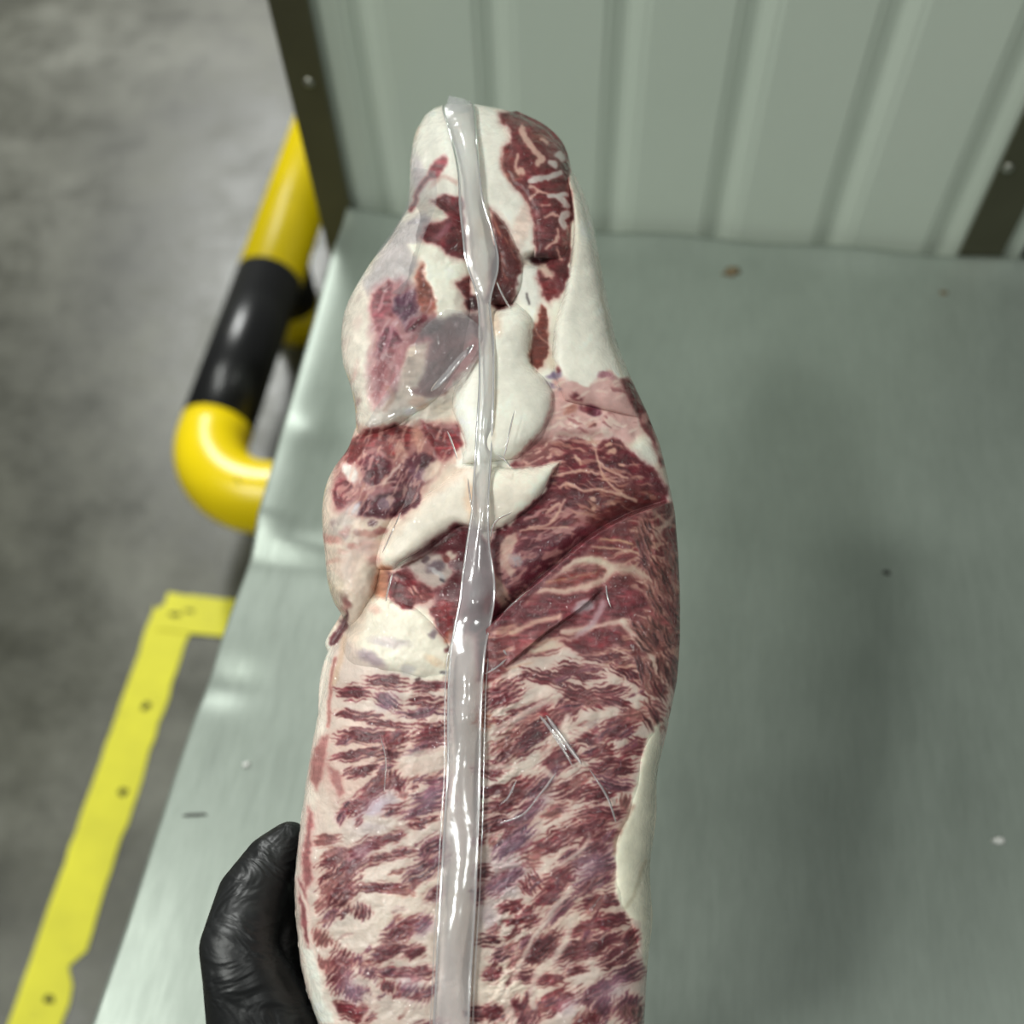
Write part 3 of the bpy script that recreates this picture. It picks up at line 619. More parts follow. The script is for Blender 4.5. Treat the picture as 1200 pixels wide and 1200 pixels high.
fill([(508, 236), (518, 228), (540, 230), (545, 262), (548, 305), (536, 302), (524, 296), (515, 288), (500, 284), (494, 276), (500, 266), (512, 262), (526, 254), (516, 243)], C3(132, 42, 50), 2.5, 1, .22, -50)
ell(520, 270, 5, 14, -40, C3(160, 120, 130), .5, .5); stroke([(526, 252), (535, 268), (544, 285)], 2, C3(176, 100, 100), 1, .7)
ell(512, 250, 11, 6, -10, C3(228, 222, 208), .4, .95); stroke([(500, 258), (478, 262)], 3, C3(130, 122, 130), 2, .5)
stroke([(500, 232), (515, 222), (540, 222)], 7, C3(216, 204, 194), 3, .9)
fill([(532, 333), (550, 325), (553, 345), (560, 358), (552, 364), (544, 360), (548, 350)], C3(120, 34, 36), 2.5, 1, .3); fill([(545, 352), (560, 344), (562, 362), (548, 364)], C3(56, 16, 20), 2.5, 1, .2)  # small red piece, then the shade of the hollow painted in
fill([(496, 380), (530, 370), (565, 364), (568, 385), (556, 420), (530, 445), (505, 462), (488, 462), (500, 430), (505, 400)], C3(112, 84, 86), 6, .95, .3, 50)  # grey film tone with the hollow's darkness painted in
ell(505, 383, 14, 8, 30, C3(84, 70, 72), .6, .8); ell(548, 385, 10, 16, 20, C3(140, 128, 130), .6, .6)
fill([(478, 405), (490, 400), (502, 402), (498, 425), (490, 450), (474, 468), (462, 470), (470, 440)], C3(214, 202, 184), 4, .85)
fill([(556, 395), (562, 400), (560, 420), (540, 435), (528, 452), (520, 455), (535, 430)], C3(196, 136, 136), 4, .85)
stroke([(486, 458), (500, 462), (520, 458)], 7, C3(120, 70, 70), 3, .7); ell(490, 472, 10, 8, 0, C3(224, 188, 164), .5, .8); ell(475, 484, 12, 5, 0, C3(236, 232, 220), .5, .9); ell(520, 478, 12, 8, 0, C3(228, 216, 198), .5, .8)
stroke([(452, 480), (462, 465), (455, 455)], 6, C3(150, 100, 76), 3, .5); stroke([(420, 470), (416, 485), (418, 498)], 5, C3(150, 116, 112), 3, .6)

threads([(398, 500), (545, 485), (540, 545), (470, 610), (400, 610), (385, 560)], 62, C3(214, 176, 160), 5, 16, 4.0, .60, .10, .6, 12)
threads([(430, 330), (470, 330), (505, 340), (512, 370), (470, 410), (436, 470)], 62, C3(190, 168, 170), 5, 26, 3.2, .61, .10, .5, 13)
for k in range(16):
    x = 385 + 60 * random.random(); yv = 605 + 115 * random.random()
    ell(x, yv, 3 + 7 * random.random(), 2 + 2.5 * random.random(), random.uniform(-30, 40), random.choice([C3(188, 128, 120), C3(170, 142, 142), C3(206, 160, 146), C3(232, 222, 204)]), .7, .6)
for k in range(14):
    x = 404 + 34 * random.random(); yv = 345 + 140 * random.random()
    ell(x, yv, 4 + 9 * random.random(), 2 + 3 * random.random(), random.uniform(50, 80), random.choice([C3(208, 186, 176), C3(236, 230, 214), C3(216, 176, 168)]), .8, .5)
# -- top knob
fill([(478, 215), (481, 175), (490, 150), (508, 128), (560, 120), (590, 132), (600, 165), (592, 200), (622, 245), (628, 300), (600, 300), (575, 250), (540, 225), (500, 230)], C3(238, 234, 222), 4, 1, .04)
ell(612, 262, 9, 26, -12, C3(232, 206, 192), .5, .8); ell(490, 205, 7, 22, 8, C3(206, 196, 198), .5, .8)
ell(512, 198, 16, 8, 56, C3(176, 70, 78), .35, .95); stroke([(500, 210), (492, 222), (486, 236), (482, 246)], 5, C3(164, 70, 78), 2.5, .85); stroke([(505, 218), (520, 208), (535, 214)], 5, C3(196, 150, 140), 3, .6)
fill([(586, 131), (605, 130), (625, 138), (647, 150), (662, 168), (670, 190), (672, 240), (671, 300), (664, 330), (655, 350), (640, 345), (632, 325), (628, 300), (627, 270), (622, 245), (611, 226), (600, 216), (592, 200), (589, 188), (592, 175), (600, 165), (598, 150), (588, 142)], C3(134, 46, 50), 2.5, 1, .26, -60)
fill([(630, 150), (655, 162), (665, 185), (655, 190), (640, 180)], C3(124, 74, 74), 5, .7)
ell(603, 205, 10, 8, 0, C3(176, 98, 80), .5, .7); ell(632, 160, 9, 6, 0, C3(168, 88, 72), .5, .6); ell(595, 190, 7, 14, 0, C3(160, 70, 62), .5, .6)
for pts, wd in [([(612, 151), (616, 163), (624, 176), (634, 186), (628, 193)], 8), ([(606, 183), (605, 194), (612, 204)], 4.5), ([(635, 162), (642, 167)], 4), ([(650, 270), (651, 280), (644, 288), (640, 292)], 4), ([(622, 220), (632, 226), (645, 228)], 4), ([(630, 228), (620, 234)], 3), ([(652, 292), (656, 305)], 3), ([(640, 255), (655, 252)], 3), ([(634, 243), (642, 242)], 3)]:
    stroke(pts, wd, C3(214, 180, 164), 1.8, .9, 1.2)
for pts, wd in [([(622, 213), (640, 208), (656, 204)], 7.5), ([(646, 191), (649, 194)], 8), ([(654, 181), (659, 187)], 8), ([(645, 231), (664, 229)], 6), ([(656, 232), (664, 241)], 8), ([(665, 250), (658, 258), (661, 266)], 8)]:
    stroke(pts, wd, C3(202, 194, 188), 1.5, .95, 1.0)
fill([(575, 246), (590, 260), (602, 284), (611, 310), (608, 335), (598, 356), (580, 360), (570, 352), (575, 320), (580, 300)], C3(110, 40, 40), 3, 1, .3, -65)
threads([(575, 246), (602, 284), (611, 310), (598, 356), (575, 355)], -65, C3(180, 120, 100), 3, 40, 5, .62, .1, .7, 3)
fill([(578, 335), (600, 330), (598, 356), (580, 360), (570, 355)], C3(60, 20, 20), 5, .8)  # shade at the bottom of the fold, painted in
fill([(616, 304), (628, 296), (645, 296), (642, 308), (628, 312)], BLK, 4, .9)  # painted shade of the deep crease under the knob
fill([(606, 322), (616, 312), (634, 312), (630, 330), (634, 350), (628, 362), (612, 356), (606, 345)], C3(228, 226, 216), 3, .95, .05)
fill([(628, 310), (640, 308), (650, 322), (644, 330)], C3(218, 196, 178), 3, .9)
fill([(630, 328), (644, 325), (653, 342), (644, 354), (636, 346)], C3(132, 44, 46), 2.5, 1, .3, -45)
fill([(634, 357), (641, 360), (640, 390), (643, 410), (637, 425), (630, 435), (623, 425), (625, 400), (625, 382), (630, 376)], C3(140, 62, 50), 2, 1, .25, -45)
stroke([(617, 345), (619, 356)], 3, C3(80, 70, 72), 1.2, .8); stroke([(626, 384), (634, 395), (640, 402)], 1.6, C3(200, 150, 130), .8, .7)
stroke([(650, 390), (655, 391)], 3, C3(150, 130, 134), 1.5, .8)
# -- white fat: centre column and right-hand drape
fill([(574, 368), (600, 357), (613, 358), (624, 372), (622, 400), (622, 426), (632, 437), (646, 452), (646, 476), (636, 500), (616, 522), (606, 536), (590, 542), (572, 540)], C3(240, 236, 222), 2.5, 1, .04)
ell(580, 378, 9, 14, 0, C3(224, 196, 172), .6, .8); ell(577, 470, 4, 46, 0, C3(226, 208, 186), .6, .7)
fill([(562, 415), (550, 428), (532, 455), (531, 478), (540, 500), (545, 520), (536, 545), (575, 552), (575, 415)], C3(240, 236, 224), 3, 1, .04)
fill([(666, 190), (680, 200), (694, 250), (704, 300), (714, 350), (724, 400), (738, 440), (726, 442), (710, 430), (690, 452), (668, 448), (655, 428), (648, 420), (650, 380), (660, 345), (669, 300), (672, 240)], C3(240, 236, 222), 2.5, 1, .04)
stroke([(668, 210), (676, 260), (672, 310)], 6, C3(214, 204, 184), 4, .6); stroke([(700, 300), (706, 350), (716, 400), (730, 440)], 3, C3(206, 200, 180), 1.5, .7)
stroke([(640, 355), (648, 370), (646, 400)], 6, C3(226, 220, 206), 3, .8)
# -- right rim of fat, lower slab
fill([(782, 845), (768, 850), (752, 882), (745, 920), (735, 955), (721, 985), (721, 1020), (723, 1055), (736, 1076), (750, 1082), (752, 1120), (756, 1135), (775, 1130), (775, 850)], C3(226, 222, 200), 3, 1, .04)
stroke([(742, 945), (732, 962), (722, 985), (720, 1000)], 5, C3(140, 96, 80), 3, .6); stroke([(757, 1010), (744, 1045), (732, 1065)], 4, C3(188, 178, 152), 2, .7)
lm = sstep(.16, .36, CAN[..., 0] - CAN[..., 1])[..., None]   # fibre grain and uneven blood colour in the lean
gr = fbm(GX / 9 + GY / 30, GY / 3.0, 211, 3)[..., None]; g2 = fbm(GX / 26, GY / 26, 213, 4)[..., None]; g3 = fbm(GX / 7, GY / 7, 215, 3)[..., None]
CAN = CAN * (1 - lm * (1 - (0.71 + .55 * (gr - .5)) * (1 + .5 * (g2 - .5)) * np.array([1.0, 1.02, 1.05])))
CAN = CAN * (1 - lm * .20 * sstep(.52, .68, g3)) + C3(150, 104, 100) * lm * .20 * sstep(.52, .68, g3)
for ax in (0, 1):                                   # tissue edges bleed slightly under the film
    CAN = 0.5 * CAN + 0.25 * np.roll(CAN, 1, ax) + 0.25 * np.roll(CAN, -1, ax)
CAN = CAN * (0.985 + 0.03 * fbm(GX / 2.2, GY / 2.2, 201, 2)[..., None]) * (0.90 + 0.16 * fbm(GX / 45, GY / 45, 203, 3)[..., None])
CAN = np.clip(CAN, 0.02, 0.93)
LINC = lin(CAN)

def sample(px, py):
    fx = np.clip((px - CX0) * CS, 0, GX.shape[1] - 1.001); fy = np.clip((py - CY0) * CS, 0, GX.shape[0] - 1.001)
    ix = fx.astype(int); iy = fy.astype(int); ax = (fx - ix)[..., None]; ay = (fy - iy)[..., None]
    return (LINC[iy, ix] * (1 - ax) + LINC[iy, ix + 1] * ax) * (1 - ay) + (LINC[iy + 1, ix] * (1 - ax) + LINC[iy + 1, ix + 1] * ax) * ay
redness = LINC[..., 0] - LINC[..., 1]
lum = LINC.mean(axis=2)
def samp1(A, px, py):
    ix = np.clip(((px - CX0) * CS).astype(int), 0, GX.shape[1] - 1); iy = np.clip(((py - CY0) * CS).astype(int), 0, GX.shape[0] - 1)
    return A[iy, ix]

# ---- from the tracing frame to the place: the slab leans back, far end lower-lying and farther away
def depth(py): return 1.0 / (1 / 0.47 + (py - 120) / 1080.0 * (1 / 0.37 - 1 / 0.47))
ORG = at(575, 700, float(depth(700)))
def place(px, py, h):
    d = depth(py) * (1 - h / 1200.0)
    v = np.stack([(px - 600) / 1200.0, (600 - py) / 1200.0, -np.ones_like(px)], axis=-1) @ RC.T
    return CAM + v * d[..., None] - np.array(ORG)

OUT = np.array([(122, 522, 556), (127, 508, 586), (135, 498, 612), (150, 489, 640), (170, 483, 659), (190, 481, 667), (210, 481, 673), (240, 479, 684), (270, 474, 692), (300, 466, 700),
  (350, 452, 712), (400, 440, 722), (440, 432, 738), (480, 428, 757), (520, 428, 773), (560, 428, 783), (600, 432, 791), (650, 432, 795), (690, 424, 797), (720, 410, 797), (745, 396, 797), (770, 384, 796), (800, 378, 793), (830, 374, 787),
  (850, 370, 782), (880, 364, 775), (905, 360, 770), (930, 357, 768), (960, 353, 767), (990, 349, 764), (1010, 347, 761), (1030, 345, 761), (1050, 345, 762), (1080, 347, 763), (1130, 352, 759), (1160, 359, 757), (1200, 373, 755),
  (1250, 396, 748), (1300, 425, 728), (1335, 455, 700), (1355, 490, 660), (1362, 540, 620)], float)
def lr(py):
    return np.interp(py, OUT[:, 0], OUT[:, 1]), np.interp(py, OUT[:, 0], OUT[:, 2])
def bodyh(px, py):
    l, r = lr(py); u = np.clip((px - l) / np.maximum(r - l, 1), 0, 1); q = np.abs(2 * u - 1)
    T = np.interp(py, [120, 200, 330, 420, 600, 800, 1200, 1300, 1362], [30, 50, 46, 44, 56, 66, 66, 50, 14])
    e = np.clip(np.minimum(py - 118, 1366 - py) / 55.0, 0, 1); T = T * np.sqrt(1 - (1 - e) ** 2)
    return T * (1 - q ** 2.7) ** (1 / 2.4)
FOLD = crom([(545, 752), (575, 728), (600, 705), (640, 670), (690, 628), (735, 602), (775, 588), (805, 580)], 60)
def relief(px, py):
    h = 5 * (fbm(px / 40, py / 40, 91, 3) - .5) + 1.3 * (fbm(px / 11, py / 11, 92, 2) - .5)
    h = h - 5.0 * np.clip(samp1(redness, px, py) * 3, 0, 1) * 0.28
    ev = sstep(780, 840, py)
    h = h + ev * 0.7 * (fbm(px / 6, py / 5, 95, 2) - .5)
    pk = np.exp(-((px - 592) / 24) ** 2) * sstep(770, 800, py)             # puckers beside the seam
    h = h + pk * 5 * (fbm(px / 8 + py / 14, py / 6, 88, 2) - .5)
    fy = np.interp(px, FOLD[:, 0], FOLD[:, 1]); d = py - fy            # the folded-over flap
    on_ = sstep(548, 590, px)
    h = h + on_ * np.where(d > 0, 20 * np.exp(-d / 80) * sstep(0, 5, d) - 24 * (1 - sstep(0, 5, d)), -24 * np.exp(d / 13))
    # second small crease along the inner side of the flap
    l2 = np.interp(px, [590, 640, 680, 705], [782, 740, 712, 690]); d2 = py - l2; g2 = sstep(590, 605, px) * (1 - sstep(690, 708, px))
    h = h + g2 * np.where(d2 < 0, 6 * np.exp(d2 / 25), -4.5 * np.exp(-d2 / 14) * sstep(0, 4, d2) + 6 * (1 - sstep(0, 4, d2)))
    hol = np.exp(-(((px - 525) / 40) ** 2 + ((py - 668) / 34) ** 2)); h = h - 16 * hol         # hollow under the fat band
    h = h - 18 * np.exp(-(((px - 628) / 14) ** 2 + ((py - 304) / 8) ** 2)) - 14 * np.exp(-(((px - 590) / 13) ** 2 + ((py - 345) / 18) ** 2))
    h = h - 8 * np.exp(-(((px - 690) / 60) ** 2 + ((py - 515) / 9) ** 2))
    return h

def grid_mesh(name, blocks, mt, parent):
    """blocks: list of (positions[n,m,3], colours[n,m,3]); one mesh, smooth shaded"""
    V, F, Cc, off = [], [], [], 0
    for P, col in blocks:
        n_, m_ = P.shape[:2]; idx = np.arange(n_ * m_).reshape(n_, m_) + off
        q = np.stack([idx[:-1, :-1], idx[1:, :-1], idx[1:, 1:], idx[:-1, 1:]], axis=-1).reshape(-1, 4)
        V.append(P.reshape(-1, 3)); F.append(q); Cc.append(col.reshape(-1, 3)); off += n_ * m_
    V = np.concatenate(V); F = np.concatenate(F); Cc = np.concatenate(Cc)
    me = bpy.data.meshes.new(name)
    me.vertices.add(len(V)); me.vertices.foreach_set('co', V.astype(np.float32).ravel())
    me.loops.add(F.size); me.loops.foreach_set('vertex_index', F.astype(np.int32).ravel())
    me.polygons.add(len(F)); me.polygons.foreach_set('loop_start', np.arange(0, F.size, 4, dtype=np.int32))
    me.update(calc_edges=True); me.validate()
    me.polygons.foreach_set('use_smooth', np.ones(len(me.polygons), bool))
    a = me.color_attributes.new('tissue', 'FLOAT_COLOR', 'POINT')
    a.data.foreach_set('color', np.concatenate([Cc, np.ones((len(Cc), 1))], axis=1).astype(np.float32).ravel())
    return link(name, me, mt, parent)

# meat under tight film: tissue colour, soft sheen below, glossy film coat above
m, nt, b = mat('marbled_beef_under_film')
at_ = nt.nodes.new('ShaderNodeAttribute'); at_.attribute_name = 'tissue'
nt.links.new(at_.outputs['Color'], b.inputs['Base Color'])
b.inputs['Roughness'].default_value = 0.42; b.inputs['Specular IOR Level'].default_value = 0.35
b.inputs['Subsurface Weight'].default_value = 0.12; b.inputs['Subsurface Radius'].default_value = (1.0, 0.45, 0.35); b.inputs['Subsurface Scale'].default_value = 0.002
b.inputs['Coat Weight'].default_value = 0.85; b.inputs['Coat Roughness'].default_value = 0.03; b.inputs['Coat IOR'].default_value = 1.45
co = objco(nt)
wr = noise(nt, co, 150, 3, 0.55, 0.6); wr2 = noise(nt, objco(nt, (1, 0.45, 0.6)), 480, 3, 0.5, 0.5)
ad = node(nt, 'ShaderNodeMath', operation='MULTIPLY_ADD'); nt.links.new(wr2, ad.inputs[0]); ad.inputs[1].default_value = 0.14; nt.links.new(wr, ad.inputs[2])
bump(nt, ad.outputs[0], 1.0, 0.0075, b.inputs['Coat Normal'])
M_meat = m

pack = empty('vacuum_packed_beef', ORG)
tag(pack, 'vacuum-packed slab of marbled raw beef held upright in front of the camera', 'meat')

def body():
    n_, m_ = 1300, 500
    v = np.linspace(0, 1, n_); py = 122 + (1362 - 122) * v
    u = 0.5 - 0.5 * np.cos(np.linspace(0, 1, m_) * math.pi); u = 0.55 * u + 0.45 * np.linspace(0, 1, m_)
    PY = np.repeat(py[:, None], m_, 1); l, r = lr(PY)
    lsm = l + 1.2 * (fbm(PY / 9, PY * 0, 3, 2) - .5); PX = lsm + (r - lsm) * u[None, :]
    H = bodyh(PX, PY); edge = np.clip(np.minimum(u, 1 - u)[None, :] * (r - l) / 26, 0, 1)
    H = H + relief(PX, PY) * edge
    front = (place(PX, PY, H), sample(PX, PY))
    s1, s2 = slice(None, None, 12), slice(None, None, 10)
    i1 = np.r_[np.arange(0, n_, 12), n_ - 1]; i2 = np.r_[np.arange(0, m_, 10), m_ - 1]
    bx, by = PX[np.ix_(i1, i2)], PY[np.ix_(i1, i2)]
    back = (place(bx, by, -0.85 * bodyh(bx, by))[:, ::-1], sample(bx, by)[:, ::-1])
    return grid_mesh('beef_slab', [front, back], M_meat, pack)
body()

def lobe(name, L, R, T, h0=None, sink=3.0, p=2.3, ends=(0.18, 0.18), skew=0.0, res=1.0, rel=1.0, backh=14.0, mt=None):
    """rounded piece of tissue spanning two traced edges; h0 None = riding on the slab"""
    ln = max(np.linalg.norm(np.diff(np.asarray(L, float), axis=0), axis=1).sum(), np.linalg.norm(np.diff(np.asarray(R, float), axis=0), axis=1).sum())
    n_ = int(ln / res) + 4; A, B = crom(L, n_), crom(R, n_)
    m_ = int(np.linalg.norm(A - B, axis=1).max() / res) + 6
    u = 0.5 - 0.5 * np.cos(np.linspace(0, 1, m_) * math.pi); u = 0.5 * u + 0.5 * np.linspace(0, 1, m_)
    P = A[:, None, :] * (1 - u[None, :, None]) + B[:, None, :] * u[None, :, None]
    PX, PY = P[..., 0], P[..., 1]; s = np.linspace(0, 1, n_)[:, None]
    uu = np.clip(u + skew * u * (1 - u) * 2, 0, 1)[None, :]
    prof = (1 - np.abs(2 * uu - 1) ** p) ** (1 / p)
    e = np.ones_like(s)
    if ends[0] > 0: q = np.clip(s / ends[0], 0, 1); e = e * np.sqrt(1 - (1 - q) ** 2)
    if ends[1] > 0: q = np.clip((1 - s) / ends[1], 0, 1); e = e * np.sqrt(1 - (1 - q) ** 2)
    base = (bodyh(PX, PY) if h0 is None else h0 + 0 * PX) - sink
    H = base + T * prof * e + rel * prof * (5 * (fbm(PX / 34, PY / 34, 91, 3) - .5) + 1.5 * (fbm(PX / 9, PY / 9, 92, 2) - .5) - 1.2 * np.clip(samp1(redness, PX, PY) * 3, 0, 1))
    st = 4
    i1 = np.r_[np.arange(0, n_ - 1, st), n_ - 1]; i2 = np.r_[np.arange(0, m_ - 1, st), m_ - 1]; ix = np.ix_(i1, i2)
    col = sample(PX, PY)
    return grid_mesh(name, [(place(PX, PY, H), col), (place(PX[ix], PY[ix], (base - backh * prof * e)[ix])[:, ::-1], col[ix][:, ::-1])], mt or M_meat, pack)

# left lobes sit behind the slab's left flank
lobe('upper_lobe', [(496, 222), (478, 245), (455, 282), (436, 306), (416, 338), (404, 365), (400, 395), (402, 425), (410, 450), (416, 478), (418, 505), (424, 520)],
     [(530, 218), (548, 240), (556, 270), (560, 300), (564, 330), (566, 360), (562, 395), (552, 430), (535, 455), (515, 475), (490, 488), (450, 512)], 44, h0=18, ends=(.25, .22), backh=26)
lobe('middle_lobe', [(424, 488), (416, 503), (408, 525), (393, 546), (383, 566), (378, 592), (378, 622), (381, 652), (384, 682), (391, 705), (400, 720), (408, 738)],
     [(530, 482), (545, 500), (545, 520), (538, 545), (515, 572), (495, 590), (478, 605), (462, 625), (452, 655), (444, 690), (432, 715), (416, 742)], 44, h0=8, ends=(.16, .2), backh=30)
lobe('dark_flap', [(406, 706), (397, 724), (386, 742), (381, 755), (386, 768)], [(440, 712), (430, 740), (420, 760), (412, 775), (402, 780)], 12, h0=-8, ends=(.3, .3))
lobe('flank_strip', [(398, 742), (384, 764), (376, 790), (373, 822), (374, 850), (378, 868)], [(408, 744), (402, 766), (397, 795), (393, 825), (388, 850), (382, 868)], 9, h0=4, ends=(.3, .3), rel=.4)
lobe('centre_fat', [(574, 366), (566, 395), (550, 428), (533, 455), (530, 478), (538, 500), (545, 522), (540, 545)],
     [(604, 354), (622, 372), (622, 400), (624, 428), (640, 445), (648, 465), (640, 498), (606, 538)], 24, ends=(.14, .18), sink=2, rel=.4)
lobe('fat_band', [(428, 668), (436, 650), (447, 626), (458, 607), (476, 593), (500, 579), (526, 559), (546, 545), (575, 546), (606, 548), (640, 544), (658, 540)],
     [(462, 668), (468, 660), (480, 653), (492, 646), (504, 638), (520, 626), (540, 616), (560, 622), (580, 622), (600, 612), (630, 586), (650, 553)], 22, ends=(.10, .22), sink=3, rel=.4)
lobe('fat_drape', [(664, 205), (669, 228), (672, 260), (669, 300), (661, 342), (650, 380), (647, 412), (650, 440), (662, 470)],
     [(673, 203), (684, 226), (694, 258), (702, 300), (712, 350), (722, 400), (738, 440), (746, 468), (748, 490)], 30, h0=None, p=3.4, ends=(.3, .3), sink=2, skew=.12, rel=.4)
lobe('fat_mound', [(426, 692), (412, 714), (405, 738), (400, 760), (410, 782)], [(488, 712), (512, 735), (526, 755), (530, 780), (520, 800)], 15, ends=(.3, .45), sink=5)
lobe('fat_rim', [(768, 846), (752, 882), (745, 920), (735, 955), (722, 985), (721, 1020), (724, 1055), (738, 1080), (752, 1128)],
     [(784, 846), (776, 880), (770, 908), (769, 960), (762, 1010), (763, 1050), (765, 1075), (761, 1110), (758, 1132)], 8, ends=(.2, .2), sink=4.5, rel=.3)
lobe('top_knob', [(598, 131), (590, 150), (598, 168), (589, 190), (598, 214), (612, 228), (622, 248), (626, 275), (626, 302)],
     [(606, 130), (640, 147), (660, 168), (668, 192), (670, 220), (670, 245), (668, 268), (666, 290), (660, 304)], 13, ends=(.2, .12), sink=2)
lobe('lean_fold', [(572, 244), (570, 275), (568, 305), (566, 335), (570, 358)], [(580, 246), (600, 275), (612, 305), (612, 332), (598, 358)], 12, ends=(.25, .2), sink=4)

# ---- film: the stand-off parts of the bag
def film_mat(name, milk, gl_rough, tint=(0.93, 0.94, 0.97, 1), bmp=0.5, scale=160, gl=0.16):
    m, nt, b = mat(name); nt.nodes.remove(b); out = nt.nodes['Material Output']
    tr = node(nt, 'ShaderNodeBsdfTransparent', Color=(0.97, 0.97, 0.98, 1)); df = node(nt, 'ShaderNodeBsdfDiffuse', Color=tint)
    tl = node(nt, 'ShaderNodeBsdfTranslucent', Color=tint); gl_ = node(nt, 'ShaderNodeBsdfGlossy', Roughness=gl_rough, Color=(1, 1, 1, 1))
    f = noise(nt, objco(nt), scale, 3, 0.5, 0.4); bp = node(nt, 'ShaderNodeBump', Strength=bmp, Distance=0.003); nt.links.new(f, bp.inputs['Height']); nt.links.new(bp.outputs[0], gl_.inputs['Normal'])
    m1 = node(nt, 'ShaderNodeMixShader'); m1.inputs[0].default_value = 0.35; nt.links.new(df.outputs[0], m1.inputs[1]); nt.links.new(tl.outputs[0], m1.inputs[2])
    m2 = node(nt, 'ShaderNodeMixShader'); m2.inputs[0].default_value = milk; nt.links.new(tr.outputs[0], m2.inputs[1]); nt.links.new(m1.outputs[0], m2.inputs[2])
    lw = node(nt, 'ShaderNodeFresnel', IOR=1.45); nt.links.new(bp.outputs[0], lw.inputs['Normal'])
    ad = node(nt, 'ShaderNodeMath', operation='ADD'); ad.inputs[1].default_value = gl - 0.04; nt.links.new(lw.outputs[0], ad.inputs[0])
    m3 = node(nt, 'ShaderNodeMixShader'); nt.links.new(ad.outputs[0], m3.inputs[0]); nt.links.new(m2.outputs[0], m3.inputs[1]); nt.links.new(gl_.outputs[0], m3.inputs[2])
    nt.links.new(m3.outputs[0], out.inputs['Surface']); return m
M_seam = film_mat('seam_film', 0.34, 0.16, (0.86, 0.87, 0.90, 1), 0.25, 60, 0.13)
M_bead = film_mat('seam_bead', 0.45, 0.10, (0.93, 0.93, 0.95, 1), 0.1, 60, 0.30)
M_web = film_mat('stretched_film', 0.15, 0.12, (0.80, 0.79, 0.81, 1), 0.4, 110, 0.10)
M_wrk = film_mat('wrinkled_film', 0.05, 0.07, (0.85, 0.83, 0.86, 1), 0.9, 260, 0.05)
M_crease = film_mat('film_crease', 0.42, 0.08, (0.94, 0.94, 0.96, 1), 0.2, 200, 0.25)

def surf(px, py):
    """highest meat surface (slab plus the pieces lying on it), good enough to lay film on"""
    h = bodyh(px, py) + 4
    for cx, cy, rx, ry, a in ((590, 460, 50, 90, 20), (530, 590, 80, 50, 18), (500, 360, 60, 110, 6), (470, 550, 60, 60, 4), (690, 340, 30, 120, 16), (465, 745, 55, 45, 9)):
        h = h + a * np.clip(1 - ((px - cx) / rx) ** 2 - ((py - cy) / ry) ** 2, 0, 1) ** .5
    return h
SEAM = np.array([(118, 530, 548), (125, 521, 553), (150, 527, 556), (200, 538, 560), (240, 540, 565), (270, 543, 575), (298, 546, 582), (318, 551, 582), (338, 558, 577), (358, 562, 573), (400, 563, 577), (450, 563, 577), (500, 560, 576),
  (540, 558, 574), (570, 556, 572), (600, 554, 571), (640, 548, 572), (680, 543, 578), (705, 540, 578), (730, 535, 574), (760, 530, 568), (800, 527, 564), (850, 526, 562), (900, 526, 561), (950, 523, 560), (1000, 520, 558), (1050, 517, 556),
  (1100, 514, 553), (1150, 512, 550), (1200, 509, 548), (1260, 506, 545), (1330, 505, 542)], float)
def seam_h(py):
    """height of the strip above the tracing plane along its length"""
    mid = np.interp(py, SEAM[:, 0], (SEAM[:, 1] + SEAM[:, 2]) / 2); h = surf(mid, py)
    k = np.ones(41) / 41; hp = np.pad(h, 20, mode='edge'); return np.convolve(hp, k, 'valid')
